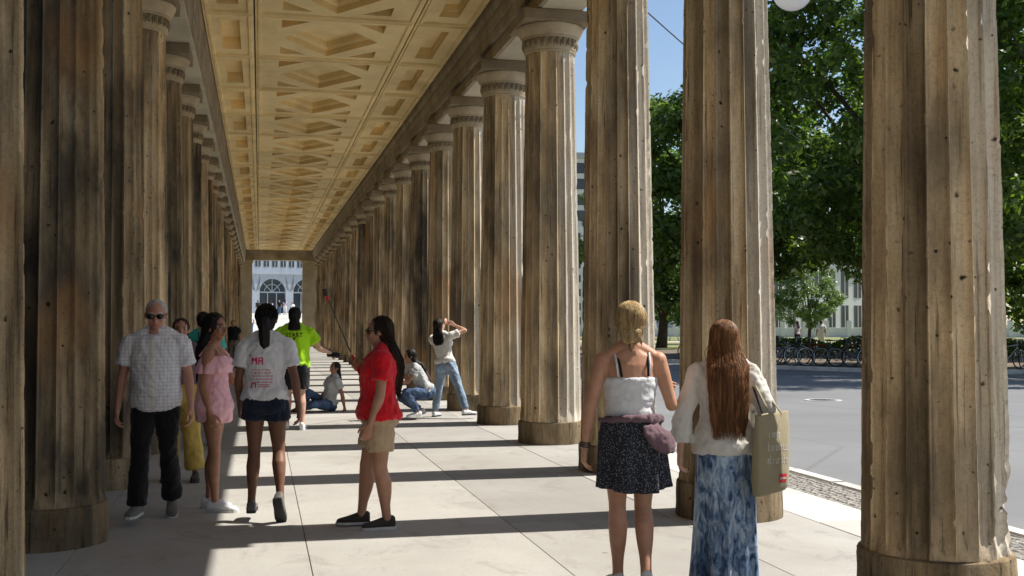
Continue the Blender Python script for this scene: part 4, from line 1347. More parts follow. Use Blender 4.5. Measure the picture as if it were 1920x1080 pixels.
    def shoes(self, mat, sole, low=True, k=1.0):
        for s in 'LR':
            H = self.H * k
            yaw, pit = self.foot[s]
            fd = V3((-math.sin(yaw) * math.cos(pit), math.cos(yaw) * math.cos(pit), math.sin(pit))); fu = V3((math.sin(yaw) * math.sin(pit), -math.cos(yaw) * math.sin(pit), math.cos(pit)))
            a = self.j['ank' + s]; fr = fd.cross(fu)
            o = a - fu * .052 * self.H
            st = []
            for t, w, h, z in ((-.040, .016, .024, .030), (-.030, .021, .030, .034), (-.005, .0225, .031, .034), (.025, .023, .026, .030), (.055, .026, .020, .025), (.085, .028, .015, .021), (.108, .024, .012, .018), (.120, .013, .008, .015)):
                st.append((o + fd * t * H + fu * z * H, fr * w * H, fu * h * H))
            mb = MB(); mb.loft(st, 16)
            if not low: self.limb(mb, a + fu * .03 * H, a - fu * .02 * H, [(0, .026 * H), (1, .026 * H)], fd)
            sh = self.finish(mb, 'shoe', mat, vox=max(.006, self.vox * .8), sm=2, fold=0)
            mb = MB()
            ring = []
            for t, w in ((-.043, .010), (-.036, .020), (-.01, .0235), (.025, .0235), (.06, .0275), (.088, .029), (.110, .024), (.124, .010)):
                ring.append((t, w))
            pts = [(t, w) for t, w in ring] + [(t, -w) for t, w in reversed(ring)]
            n = len(pts)
            lo = [o + fd * t * H + fr * w * H + fu * .0005 for t, w in pts]; hi = [o + fd * t * H + fr * w * H + fu * .0125 * H for t, w in pts]
            mb.add(lo + hi, [(i, (i + 1) % n, n + (i + 1) % n, n + i) for i in range(n)] + [tuple(range(n - 1, -1, -1)), tuple(range(n, 2 * n))])
            mb.build('sole', sole, sh)
    def hair(self, mat, kind='long', end=.16, width=1.0, cap=1.0, parent=None, out=.020, thick=1.0, blunt=.038, strands=0):
        hc, r, f, u, k, H = self.hc, self.hr, self.hf, self.hu, self.hk, self.H
        mb = MB()
        ax = (r, f, u)
        if kind == 'short':
            mb.ball(hc + u * .032 * k - f * .020 * k, (.079 * k, .090 * k, .084 * k), ax, 20, 14)
            mb.ball(hc - u * .01 * k - f * .045 * k, (.070 * k, .050 * k, .07 * k), ax, 16, 12)
        else:
            mb.ball(hc + u * .030 * k - f * .022 * k, (.085 * k * cap, .094 * k, .090 * k * cap), ax, 20, 14)
            mb.ball(hc - u * .012 * k - f * .045 * k, (.080 * k, .062 * k, .085 * k), ax, 16, 12)
        if kind == 'long':
            def fall(sg, ww, dd, s_end, lateral):
                pts = []
                top = hc - u * .02 * k - f * .040 * k + r * lateral * .8
                pts.append((top + u * .03, .072 * ww * k, .052 * k))
                pts.append((hc - u * .075 * k - f * .058 * k + r * lateral, .088 * ww * k, .055 * k * (.8 + .2 * thick)))
                m = 7
                for i in range(m):
                    s = .295 + (s_end - .295) * i / (m - 1)
                    c, a, b = self.station(s)
                    q = i / (m - 1)
                    pts.append((c - b.normalized() * (b.length * .95 + out + .004) + self.srt * lateral, (.104 - .014 * q * q - (blunt * max(0, q - .75) / .25)) * ww * k, (.038 - .012 * q) * dd * thick * k))
                sts = []
                for i, (c, a, b) in enumerate(pts):
                    rr_ = r if i < 2 else self.srt; ff = f if i < 2 else self.sfw
                    sts.append((c, rr_ * a, ff * b))
                mb.loft(sts, 18)
                self.fall_pts = [(c, a, b, (r if i < 2 else self.srt), (f if i < 2 else self.sfw)) for i, (c, a, b) in enumerate(pts)]
            fall(0, width, 1.0, end, 0.0)
        if kind == 'pony':
            b0 = hc - u * .01 * k - f * .10 * k
            pts = [b0 + u * .02 * k, b0 - f * .02 * k, b0 - u * .05 * k - f * .028 * k, b0 - u * .12 * k - f * .018 * k, b0 - u * .19 * k - f * .0 * k, b0 - u * .235 * k + f * .01 * k, b0 - u * .265 * k + f * .015]
            mb.tube(pts, [.022 * k, .036 * k, .046 * k, .044 * k, .037 * k, .024 * k, .006 * k], 14)
        if kind == 'bun':
            b0 = hc - u * .066 * k - f * .075 * k
            mb.ball(b0, (.052 * k, .040 * k, .042 * k), ax, 16, 12)
            mb.tube([b0 - u * .02 * k, b0 - u * .06 * k - f * .01 * k, b0 - u * .095 * k], [.022 * k, .016 * k, .004], 10)
            mb.tube([b0 + r * .02 * k, b0 + r * .055 * k - u * .03 * k, b0 + r * .06 * k - u * .07 * k], [.016 * k, .012 * k, .003], 8)
        me = remeshed(mb, max(.008, self.vox), 3, 'hair')
        co = coords(me); n = normals(me)
        hcv = np.array(hc)
        for i in range(len(co)):
            p = V3(co[i]); q = p - hc
            ang = math.atan2(q.dot(r), -q.dot(f))
            if kind == 'short':
                a = noise.noise(p * 60) * 1.1
            else:
                a = noise.noise(V3((ang * 9, p.x * 45, p.z * 4))) + .7 * noise.noise(V3((ang * 22, p.x * 90, p.z * 7)))
            co[i] += n[i] * (.0065 * a)
        set_coords(me, co)
        me.materials.append(mat)
        o = link('hair', me, self.root)
        if strands:
            rnd = random.Random(int(H * 997))
            sm = MB()
            def ribbon(pts, r0):
                m_ = len(pts)
                sm.tube(pts, [r0 * (1 - .75 * (i / (m_ - 1)) ** 2) for i in range(m_)], 3)
            c0 = hc + u * .030 * k - f * .022 * k; rx, ry, rz_ = .086 * k * cap, .095 * k, .091 * k * cap
            tops = []
            for i in range(strands):
                az = rnd.uniform(-2.5, 2.5)               # 0 is the back of the head
                lo = rnd.uniform(1.5, 2.0)
                pts = []
                for q in range(8):
                    th = .12 + (lo - .12) * q / 7
                    j_ = 1.0 + rnd.uniform(.0, .035)
                    a_ = az * (1 - .25 * q / 7)
                    pts.append(c0 + (r * math.sin(a_) * rx * math.sin(th) - f * math.cos(a_) * ry * math.sin(th) + u * rz_ * math.cos(th)) * j_)
                if kind == 'long':
                    w0 = math.sin(az * .55) 
                    sp = self.fall_pts
                    for i2 in range(1, len(sp)):
                        cc, aa, bb, r_, f_ = sp[i2]
                        jit = rnd.uniform(-.006, .006) + (rnd.uniform(-.02, .02) if rnd.random() < .06 else 0)
                        x_ = max(-1.0, min(1.0, w0 * 1.02))
                        pts.append(cc + r_ * (aa * x_ + jit) - f_ * (bb * math.sqrt(max(0.0, 1 - x_ * x_)) + rnd.uniform(.0, .007)))
                    if rnd.random() < .5: pts.append(pts[-1] - V3((0, 0, rnd.uniform(.01, .05))) + r * rnd.uniform(-.01, .01))
                else:
                    tgt = hc - u * .060 * k - f * .085 * k if kind == 'bun' else hc - u * .0 * k - f * .10 * k
                    e_ = pts[-1]
                    pts.append(e_.lerp(tgt, .5) - f * .012); pts.append(tgt + V3((rnd.uniform(-.03, .03), rnd.uniform(-.01, .01), rnd.uniform(-.03, .03))))
                    if rnd.random() < .12: pts.append(pts[-1] + V3((rnd.uniform(-.04, .04), -.01, rnd.uniform(-.07, -.01))))
                ribbon(pts, rnd.uniform(.0016, .0030) * k)
            if kind == 'bun':
                for i in range(strands // 2):             # strands wound round the bun
                    b0 = hc - u * .066 * k - f * .075 * k
                    t0 = rnd.uniform(0, 6.28); rr_ = rnd.uniform(.6, 1.08); tilt_ = rnd.uniform(-.5, .5)
                    ribbon([b0 - f * (.040 * k * math.sqrt(max(0, 1.1 - rr_ * rr_ * .8))) + (r * math.cos(t0 + q * .45) * .053 * k + u * (math.sin(t0 + q * .45 + tilt_)) * .043 * k) * rr_ for q in range(7)], .0024 * k)
            sm.build('hair_strands', mat, o, smooth=True)
        return o
    def skirt(self, mat, top=.06, length=.36, flare=.10, waves=9, amp=.018, name='skirt', ease=.014, hem_r=None, tilt=0.0, twist=0.0, hem_off=(0, 0, 0), n=96, m=22):
        V = []; Fc = []
        H = self.H
        rnd = random.Random(int(H * 1000) + waves)
        ph0 = [rnd.uniform(0, 6.28) for _ in range(3)]
        sbot = -.02
        c1, a1, b1 = self.station(0.0, ease, ease)
        for i in range(m + 1):
            t = i / m
            dist = t * length
            s = top - dist / H
            if s > -.005: c, a, b = self.station(s, ease, ease)
            else:
                ex = (dist - (top + .005) * H) / max(1e-6, length - (top + .005) * H)
                c = c1 - V3((0, 0, 1)) * (dist - top * H) + V3(hem_off) * ex
                a = self.rt * (a1.length + flare * ex); b = self.fw * (b1.length + flare * .8 * ex + .012)
            for q in range(n):
                p = 2 * math.pi * q / n
                w = t ** 1.2
                wob = 1 + w * amp / .17 * (math.sin(waves * p + ph0[0] + twist * t) + .55 * math.sin((waves * 2 + 1) * p + ph0[1] - twist * t) + .5 * math.sin(3 * p + ph0[2]))
                pt = c + a * math.cos(p) * wob + b * math.sin(p) * wob
                if i == m or i == m - 1: pt = pt + V3((0, 0, tilt * math.sin(p * 2 + 1)))
                V.append(pt)
        for i in range(m):
            for q in range(n):
                k2 = (q + 1) % n
                Fc.append((i * n + q, i * n + k2, (i + 1) * n + k2, (i + 1) * n + q))
        # turned-in hem so that the cloth has thickness
        base = len(V)
        for ii in (m, m - 1, m - 3):
            cen = sum((V[ii * n + q] for q in range(n)), V3((0, 0, 0))) / n
            for q in range(n): V.append(V[ii * n + q].lerp(cen, .05) + V3((0, 0, .004)))
        for q in range(n):
            k2 = (q + 1) % n
            Fc.append((m * n + q, m * n + k2, base + k2, base + q))
            Fc.append((base + q, base + k2, base + n + k2, base + n + q)); Fc.append((base + n + q, base + n + k2, base + 2 * n + k2, base + 2 * n + q))
        Fc.append(tuple(range(n - 1, -1, -1))); Fc.append(tuple(base + 2 * n + q for q in range(n)))
        mb = MB(); mb.add(V, Fc)
        return mb.build(name, mat, self.root, smooth=True)
    def sunglasses(self):
        hc, r, f, u, k = self.hc, self.hr, self.hf, self.hu, self.hk
        mb = MB()
        for sg in (-1, 1):
            mb.ball(hc + u * .008 * k + r * sg * .033 * k + f * .088 * k, (.028 * k, .010 * k, .021 * k), (r, f, u), 14, 8)
            mb.tube([hc + u * .012 * k + r * sg * .060 * k + f * .080 * k, hc + u * .012 * k + r * sg * .078 * k + f * .03 * k, hc + u * .006 * k + r * sg * .082 * k - f * .02 * k], .0035 * k, 6)
        mb.tube([hc + u * .012 * k + r * -.01 * k + f * .101 * k, hc + u * .012 * k + r * .01 * k + f * .101 * k], .004 * k, 6)
        mb.build('sunglasses', M['lens'], self.root, smooth=True)

def wrap(target, mb_or_me, dirv, off=.003):
    """lay flat print onto a garment's surface by casting every vertex along dirv"""
    me_t = target.data
    bv = BVHTree.FromPolygons([v.co for v in me_t.vertices], [p.vertices[:] for p in me_t.polygons])
    d = unit(dirv)
    for v in mb_or_me.vertices:
        hit = bv.ray_cast(v.co - d * 1.5, d)
        v.co = (hit[0] - d * off) if hit[0] is not None else v.co
def print_patch(P, target, rects, dirv, mat, name):
    """rects in (x, z) of the person's frame; each becomes a small grid on the cloth"""
    mb = MB()
    for x0, x1, z0, z1 in rects:
        nx, nz = max(2, int((x1 - x0) / .012)), max(2, int((z1 - z0) / .012))
        v = [(x0 + (x1 - x0) * i / nx, 0, z0 + (z1 - z0) * j / nz) for j in range(nz + 1) for i in range(nx + 1)]
        f = [(j * (nx + 1) + i, j * (nx + 1) + i + 1, (j + 1) * (nx + 1) + i + 1, (j + 1) * (nx + 1) + i) for j in range(nz) for i in range(nx)]
        mb.add(v, f)
    me = mb.mesh(name, mat)
    wrap(target, me, dirv)
    return link(name, me, target)
def text_mesh(txt, size):
    cu = bpy.data.curves.new('t', 'FONT'); cu.body = txt; cu.size = size; cu.align_x = 'CENTER'; cu.resolution_u = 2; cu.offset = size * .02
    o = bpy.data.objects.new('t', cu); TMP.collection.objects.link(o)
    TMP.view_layers[0].update(); dg = TMP.view_layers[0].depsgraph; dg.update()
    me = bpy.data.meshes.new_from_object(o.evaluated_get(dg))
    bpy.data.objects.remove(o, do_unlink=True)
    return me

# ---------------------------------------------------------------- elderly man walking towards the camera
p = Person('grey-haired man in checked short-sleeved shirt and black trousers walking towards the camera', (-0.80, 9.32, 0), 176, 1.69, SK_RED, False, 1.02,
           lean=.03, head=(.10, -.20, 0), armL=((-.22, -.02, -1), (-.10, .14, -1)), armR=((.24, -.02, -1), (.12, .10, -1)),
           legR=((.05, .22, -1), (.03, .06, -1)), legL=((-.02, -.10, -1), (-.03, -.42, -1)), footL=(.15, -.50), footR=(-.15, 0), vox=.007, hair_c=(.5, .48, .46))
sh = p.top(M['check'], hem=-.052, sleeve=.66, ease=.022, belly=.050, sl_ease=.017, flare=.10)
print_patch(p, sh, [(-.014, .014, p.P.z - .085, p.P.z + .50)], (0, -1, 0), M['offwhite'], 'button_placket')
# collar
mb = MB()
for sg in (-1, 1):
    mb.tube([p.N + p.fw * .060 - p.up * .045, p.N + p.srt * sg * .058 + p.fw * .040 - p.up * .012, p.N + p.srt * sg * .066 - p.fw * .01 + p.up * .016, p.N - p.fw * .060 + p.up * .028], [.012, .020, .019, .018], 8, flat=.45)
mb.build('collar', M['check'], sh, smooth=True)
p.legs_wear(M['black'], 2.03, .05, .010, hem=.022)
p.shoes(M['shoe_grey'], M['sole'])
p.hair(M['h_grey'], 'short'); p.sunglasses()

# person half hidden behind him, ochre trousers, patterned bag
p = Person('brown-haired person in ochre trousers half hidden behind the elderly man', (-0.76, 11.55, 0), 172, 1.60, SK_TAN, True, 1.0,
           head=(.2, 0, 0), legL=((-.10, .10, -1), (-.10, -.10, -1)), legR=((.04, -.02, -1), (.04, -.15, -1)), armL=((-.30, .05, -1), (-.10, .15, -1)), vox=.011, hair_c=(.05, .025, .012))
p.top(M['purple'], hem=-.02, sleeve=.4); p.legs_wear(M['yellow'], 1.9, .06, .03, hem=.025); p.shoes(M['shoe_dark'], M['sole_dark']); p.hair(M['h_dbrown'], 'long', .25)

# teal top and backpack farther on
p = Person('dark-haired person in teal top with black backpack beside the left columns', (-0.70, 14.88, 0), -10, 1.70, SK_LIGHT, False, 1.0, head=(-.5, 0, 0), vox=.012)
p.top(M['teal'], hem=-.02, sleeve=.5); p.legs_wear(M['black'], 1.9, .05, .02); p.shoes(M['shoe_dark'], M['sole_dark']); p.hair(M['h_black'], 'short')
bp = tag(empty('backpack', (-0.67, 14.66, 0.93)), 'black backpack on the back of the person in teal', 'backpack')
mb = MB(); mb.loft([(V3((0, -.02, z)), V3((w, 0, 0)), V3((0, d, 0))) for z, w, d in ((0, .10, .05), (.04, .14, .085), (.2, .15, .09), (.36, .13, .075), (.42, .08, .04))], 16); mb.build('bag_body', M['black'], bp, smooth=True)
mb = MB(); mb.loft([(V3((0, -.11, z)), V3((w, 0, 0)), V3((0, d, 0))) for z, w, d in ((.05, .08, .02), (.08, .10, .035), (.17, .10, .035), (.2, .08, .02))], 14); mb.build('front_pocket', M['black'], bp, smooth=True)
for sg in (-1, 1):
    mb = MB(); mb.tube([(sg * .08, .04, .05), (sg * .14, .24, .15), (sg * .11, .30, .36), (sg * .09, .16, .50), (sg * .07, .03, .40)], .016, 8, flat=.5); mb.build('strap', M['black'], bp)

# far figure in dark clothes
p = Person('distant figure in dark clothes beyond the girl in pink', (-0.90, 40.4, 0), 170, 1.68, SK_TAN, False, 1.0, vox=.02, hands=False, face=False)
p.top(M['black'], hem=-.02, sleeve=.5); p.legs_wear(M['shoe_grey'], 1.9, .05, .02); p.shoes(M['shoe_dark'], M['sole_dark']); p.hair(M['h_black'], 'short')

# ---------------------------------------------------------------- girl in the pink dress
p = Person('girl in short pink ruffled dress and white sneakers looking right', (-0.37, 9.70, 0), -104, 1.625, SK_MID, True, .93,
           head=(-.40, .0, 0), armR=((.14, -.12, -1), (-.08, .22, -1)), armL=((-.15, .45, -1), (-.25, .95, -.45)),
           legR=((.02, .10, -1), (.03, .02, -1)), legL=((-.02, -.06, -1), (-.02, -.10, -1)), footL=(-.1, 0), footR=(-.1, 0), vox=.007)
mb = MB()
H = p.H
mb.loft([p.station(s, e, e) for s, e in ((-.085, .062), (-.05, .056), (-.01, .046), (.04, .042), (.10, .034), (.16, .016), (.21, .014), (.245, .013))], 30)
for sg in (-1, 1): mb.ball(p.P + p.up * .205 * H + p.srt * sg * .045 * H + p.sfw * .048 * H, (.046 * H, .036 * H, .042 * H), (p.srt, p.sfw, p.up), 12, 8)
dr = p.finish(mb, 'dress', M['pink'], fold=.014, freq=10, zs=.3)
# flounce around the shoulders
V = []; Fc = []; n = 72
lev = ((.252, .012, .0), (.235, .050, .1), (.205, .078, .5), (.168, .098, 1.0), (.164, .094, 1.0), (.20, .07, .5))
for s, e, w in lev:
    c, a, b = p.station(s); c0, a0, b0 = p.station(.25)
    for q in range(n):
        ph = 2 * math.pi * q / n
        wob = 1 + w * .05 * math.sin(11 * ph) + w * .03 * math.sin(17 * ph + 1)
        V.append(c + a0.normalized() * (a0.length * .98 + e) * math.cos(ph) * wob + b0.normalized() * (b0.length * .95 + e * .6) * math.sin(ph) * wob)
for i in range(len(lev) - 1):
    for q in range(n):
        k2 = (q + 1) % n; Fc.append((i * n + q, i * n + k2, (i + 1) * n + k2, (i + 1) * n + q))
mb = MB(); mb.add(V, Fc); mb.build('flounce', M['pink'], dr, smooth=True)
for sg in (-1, 1):
    mb = MB(); mb.tube([p.P + p.up * .25 * H + p.srt * sg * .07 * H - p.sfw * .055 * H, p.j['shR' if sg > 0 else 'shL'] * .5 + p.N * .5 + p.up * .03 * H - p.sfw * .01, p.P + p.up * .25 * H + p.srt * sg * .07 * H + p.sfw * .06 * H], [.010, .010, .010], 8, flat=.5); mb.build('shoulder_strap', M['pink'], dr)
p.shoes(M['shoe_white'], M['sole']); p.hair(M['h_black'], 'long', .225, 1.0, cap=1.06, thick=1.25, strands=250)

# ---------------------------------------------------------------- woman in white T-shirt and navy shorts
p = Person('woman in printed white T-shirt and navy shorts walking away, black ponytail', (0.05, 9.10, 0), -8, 1.625, SK_BROWN, True, .97,
           lean=.03, head=(0, -.05, 0), armL=((-.20, -.02, -1), (-.02, .45, -1)), armR=((.26, -.05, -1), (.12, .10, -1)),
           legL=((-.01, -.01, -1), (-.04, -.07, -1)), legR=((.05, .10, -1), (.10, -.48, -1)), footR=(-.15, -.95), footL=(.1, 0), vox=.007)
sh = p.top(M['white'], hem=.004, sleeve=.62, ease=.020, sl_ease=.016, flare=.12)
z = p.P.z + p.H * .17
rects = []
rnd = random.Random(3)
for i in range(5):
    zz = z - .035 - i * .024
    x = -.095
    while x < .05:
        w = rnd.uniform(.01, .03); rects.append((x, x + w, zz, zz + .006)); x += w + .007
print_patch(p, sh, rects, (0, 1, 0), M['print_pink'], 'small_print_lines')
print_patch(p, sh, [(-.098, -.088, z + .01, z + .066), (-.062, -.052, z + .01, z + .066), (-.088, -.078, z + .035, z + .060), (-.072, -.062, z + .035, z + .060), (-.044, -.034, z + .01, z + .066), (-.034, -.010, z + .056, z + .066), (-.034, -.010, z + .034, z + .044), (-.016, -.006, z + .010, z + .060), (-.12, -.10, z + .075, z + .083)], (0, 1, 0), M['print_pink'], 'large_print')
print_patch(p, sh, [(-.10, -.09, z - .175, z - .135), (-.09, -.06, z - .143, z - .135), (-.066, -.058, z - .172, z - .14), (-.045, .045, z - .150, z - .145), (-.045, .05, z - .165, z - .160)], (0, 1, 0), M['print_pink'], 'lower_print')
p.legs_wear(M['navy'], .34, .055, .016, name='shorts', hem=.012)
p.shoes(M['shoe_grey'], M['sole_dark']); p.hair(M['h_black'], 'pony', cap=1.02, strands=160)

# ---------------------------------------------------------------- neon jersey
p = Person('dark-haired person in neon green T-shirt and black shorts walking away', (0.50, 16.75, 0), -4, 1.79, SK_LIGHT, False, 1.06,
           lean=.04, armR=((.55, .12, -.9), (.55, .75, -.25)), armL=((-.28, .05, -1), (-.05, .4, -1)), legR=((.03, .02, -1), (.04, -.12, -1)), legL=((-.02, .16, -1), (-.02, -.04, -1)), vox=.010)
sh = p.top(M['neon'], hem=-.03, sleeve=.65, ease=.032, sl_ease=.028, flare=.10)
me = text_mesh('START', .085)
for v in me.vertices: v.co = V3((v.co.x, 0, v.co.y + p.P.z + p.H * .222))
me.materials.append(M['print_black']); wrap(sh, me, (0, 1, 0)); link('lettering', me, sh)
print_patch(p, sh, [(-.018, .018, p.P.z + p.H * .205, p.P.z + p.H * .207 + .016), (-.008, .008, p.P.z + p.H * .194, p.P.z + p.H * .205)], (0, 1, 0), M['print_black'], 'small_emblem')
p.legs_wear(M['black'], .80, .05, .028, name='shorts', hem=.02)
p.shoes(M['shoe_white'], M['sole']); p.hair(M['h_black'], 'long', .27, .8)
w = p.root.matrix_basis @ (p.j['wriR'] + (p.j['wriR'] - p.j['elbR']).normalized() * .10)
cp = tag(empty('cap', w), 'flat dark cap held out by the person in neon green', 'cap')
mb = MB(); mb.lathe([(.02, .03), (.07, .028), (.095, .01), (.10, -.03), (.09, -.04), (.02, -.035)], 20); mb.build('crown', M['black'], cp, smooth=True)
mb = MB(); mb.loft([(V3((.08 + x, 0, -.03)), V3((0, wd, 0)), V3((0, 0, .005))) for x, wd in ((0, .09), (.05, .085), (.09, .06), (.11, .02))], 12); mb.build('peak', M['black'], cp)

# ---------------------------------------------------------------- woman sitting on the floor
p = Person('long-haired woman in grey T-shirt and jeans sitting on the floor', (1.20, 20.15, 0), 112, 1.62, SK_MID, True, 1.0,
           lean=-.20, side=-.06, head=(.25, .08, 0), armL=((-.30, -.22, -1), (-.16, -.12, -1)), armR=((.15, .30, -1), (-.05, .8, -.6)),
           legL=((-.30, .95, .10), (.55, .25, -.12)), legR=((.15, .78, .55), (.0, .62, -.80)), footL=(-1.0, -.1), footR=(0, 0), vox=.010, seat=.13)
p.top(M['greytee'], hem=.0, sleeve=.55); p.legs_wear(M['jeans'], 1.92, .05, .014); p.shoes(M['shoe_dark'], M['sole_dark']); p.hair(M['h_black'], 'long', .12)

# ---------------------------------------------------------------- woman in red with the selfie stick
p = Person('woman in red polo shirt and khaki shorts standing in profile with selfie stick', (0.90, 8.62, 0), 88, 1.60, SK_TAN, True, 1.18,
           lean=-.02, head=(.0, -.04, 0), armL=((-.12, .06, -1), (-.06, .34, -1), (0, 1, .2)), armR=((.12, -.02, -1), (-.30, .55, .62), (0, -.3, 1)),
           legL=((-.02, .0, -1), (-.02, -.14, -1)), legR=((.0, .24, -1), (.02, .10, -1)), footL=(.1, 0), footR=(-.1, 0), vox=.007)
p.top(M['red'], hem=-.02, sleeve=.6, ease=.020, sl_ease=.014, flare=.10, fold=.012)
mb = MB()
for sg in (-1, 1):
    mb.tube([p.N + p.fw * .062 - p.up * .035, p.N + p.srt * sg * .058 + p.fw * .036 - p.up * .006, p.N + p.srt * sg * .064 - p.fw * .01 + p.up * .016, p.N - p.fw * .062 + p.up * .024], [.010, .017, .017, .016], 8, flat=.45)
mb.build('collar', M['red'], p.root, smooth=True)
p.legs_wear(M['khaki'], .66, .03, .010, name='shorts', hem=.022)
p.shoes(M['shoe_dark'], M['sole']); p.hair(M['h_dbrown'], 'long', .10, .95, thick=1.3, out=.026, strands=350); p.sunglasses()
wr, el = p.j['wriR'], p.j['elbR']
hd = (wr - el).normalized()
gp = p.root.matrix_basis @ (wr + hd * .075)
st = tag(empty('selfie_stick', gp), 'thin selfie stick held up by the woman in red', 'selfie stick')
d = unit((-0.385, .10, .92))
mb = MB(); mb.tube([-d * .10, d * .08], [.011, .010], 10); mb.build('grip', M['label_red'], st)
mb = MB(); mb.tube([d * .10, d * .32, d * .54], [.0055, .0045, .0035], 8); mb.build('rod', M['wire'], st)
mb = MB(); mb.tube([d * .54, d * .57], [.012, .012], 8); mb.box(d.x * .57 - .006, d.x * .57 + .006, d.y * .57 - .04, d.y * .57 + .04, d.z * .57 - .01, d.z * .57 + .012); mb.build('clamp', M['label_red'], st)
ph = tag(empty('phone', gp + d * .605), 'phone clipped to the top of the selfie stick', 'phone')
ph.rotation_euler = (0, R(-12), R(10))
mb = MB(); mb.box(-.005, .005, -.060, .060, -.03, .03); mb.build('phone_case', M['lens'], ph)
mb = MB(); mb.box(.0052, .0062, -.056, .056, -.027, .027); mb.build('screen', M['lens'], ph)

# ---------------------------------------------------------------- crouching photographer and the woman posing
p = Person('dark-haired woman in jeans crouching with a phone in her hands', (2.66, 18.16, 0), 98, 1.62, SK_TAN, True, 1.0,
           lean=.48, head=(0, -.1, 0), armL=((-.05, .60, -.8), (.15, .95, .25)), armR=((.05, .60, -.8), (-.15, .95, .25)),
           legL=((-.16, .96, .06), (.04, -.62, -1)), legR=((.18, .85, -.18), (.0, -.85, -.55)), footL=(.1, 0), footR=(-.1, -.35), vox=.010)
p.top(M['greytee'], hem=.0, sleeve=.5); p.legs_wear(M['jeans'], 1.93, .05, .014); p.shoes(M['shoe_white'], M['sole']); p.hair(M['h_black'], 'long', .17, 1.1, cap=1.08, thick=1.4)
for sg in (-1, 1):
    mb = MB(); c, a, b = p.station(.24)
    mb.tube([p.station(.10)[0] + p.srt * sg * .09 - p.sfw * .135, c + p.srt * sg * .085 - p.sfw * .12, p.P + p.up * .30 * p.H + p.srt * sg * .08, c + p.srt * sg * .085 + p.sfw * .13], .012, 8, flat=.5); mb.build('backpack_strap', M['purple'], p.root)
w = p.root.matrix_basis @ ((p.j['wriL'] + p.j['wriR']) / 2 + V3((0, .11, .03)))
ph = tag(empty('phone', w, R(98)), 'dark phone held by the crouching woman', 'phone')
mb = MB(); mb.box(-.075, .075, -.004, .004, -.037, .037); mb.build('phone_case', M['lens'], ph)
mb = MB(); mb.box(-.07, .07, -.0052, -.0042, -.034, .034); mb.build('screen', M['glass'], ph)

p = Person('woman in white top and light jeans leaning with a raised arm at her head', (3.02, 18.36, 0), -38, 1.66, SK_LIGHT, True, .93,
           side=-.20, lean=-.05, head=(-.2, .15, -.1), armR=((.70, .55, .32), (-.85, .15, .35), (0, -.5, 1)), armL=((-.35, .75, .15), (.65, .0, .70)),
           legL=((-.22, .12, -1), (-.20, .02, -1)), legR=((.50, -.10, -1), (.42, -.15, -1)), footR=(-.5, 0), footL=(.1, 0), vox=.010)
p.top(M['offwhite'], hem=.015, sleeve=.55, ease=.016); p.legs_wear(M['jeans_light'], 1.94, .05, .012); p.shoes(M['shoe_white'], M['sole_dark']); p.hair(M['h_black'], 'long', .20, 1.0)

# ---------------------------------------------------------------- blonde woman
p = Person('blonde woman with low bun, white strap top and dark dotted skirt walking away', (2.10, 6.20, 0), -9, 1.645, (0.56, 0.30, 0.19), True, 1.0,
           head=(-.06, .0, 0), armL=((-.30, -.06, -1), (-.10, .10, -1)), armR=((.30, -.02, -1), (.10, .85, .25)),
           legL=((.02, .06, -1), (.0, -.03, -1)), legR=((-.02, .06, -1), (-.03, -.45, -1)), footR=(-.1, -.30), vox=.0065, hair_c=(.4, .26, .12))
H = p.H
mb = MB()
mb.loft([p.station(s, .010, .010) for s in (.045, .06, .08, .10, .125, .15, .175, .195, .207)], 30)
for sg in (-1, 1): mb.ball(p.P + p.up * .195 * H + p.srt * sg * .045 * H + p.sfw * .046 * H, (.042 * H, .034 * H, .034 * H), (p.srt, p.sfw, p.up), 12, 8)
tp = p.finish(mb, 'strap_top', M['white'], vox=.009, sm=2, fold=.006, freq=12, zs=2.6)
def strap(x, mat, r, top_x, nm):
    c, a, b = p.station(.21); n0 = p.P + p.up * .298 * H
    bs = p.sfw
    bk = c + p.srt * x - bs * (b.length * math.sqrt(max(.05, 1 - (x / a.length) ** 2)) + .008)
    c2, a2, b2 = p.station(.255)
    mid = c2 + p.srt * (x * .5 + top_x * .5) - bs * (b2.length * .85 + .006)
    tp_ = n0 + p.srt * top_x + p.up * .012 - bs * .022
    fr = c2 + p.srt * top_x + bs * (b2.length + .004)
    m = MB(); m.tube([bk, mid, tp_, tp_ + bs * .035, fr], r, 8, flat=.45); m.build(nm, mat, tp, smooth=True)
strap(-.085, M['white'], .006, -.100, 'shoulder_strap'); strap(.095, M['white'], .006, .105, 'shoulder_strap')
strap(-.065, M['black'], .007, -.088, 'bra_strap'); strap(.088, M['black'], .007, .092, 'bra_strap')
p.skirt(M['dots'], top=.060, length=.40, flare=.006, waves=7, amp=.020, ease=.022, tilt=.014)
# jacket tied round the waist
mb = MB()
pts = []
for q in range(13):
    a_ = R(-200 + q * 20)
    c, a, b = p.station(.055 - .012 * math.sin(a_), .030, .030)
    pts.append(c + a * math.cos(a_) + b * math.sin(a_))
mb.tube(pts, [.010, .013, .015, .016, .017, .018, .02, .024, .026, .026, .022, .018, .012], 10, flat=.8)
c, a, b = p.station(.0, .03, .03)
e = c + a * .72 - b * .78
mb.loft([(e + V3((-.05, 0, .07)), V3((.05, .02, 0)), V3((0, .025, 0))), (e + V3((-.01, -.01, .02)), V3((.085, .035, 0)), V3((0, .03, 0))), (e + V3((.02, -.012, -.04)), V3((.075, .035, .01)), V3((0, .028, 0))), (e + V3((.05, -.01, -.085)), V3((.04, .02, 0)), V3((0, .02, 0)))], 14)
p.finish(mb, 'tied_jacket', M['purple'], vox=.009, sm=2, fold=.010, freq=20, zs=1.0)
mb = MB(); c, a, b = p.station(.062, .024, .024)
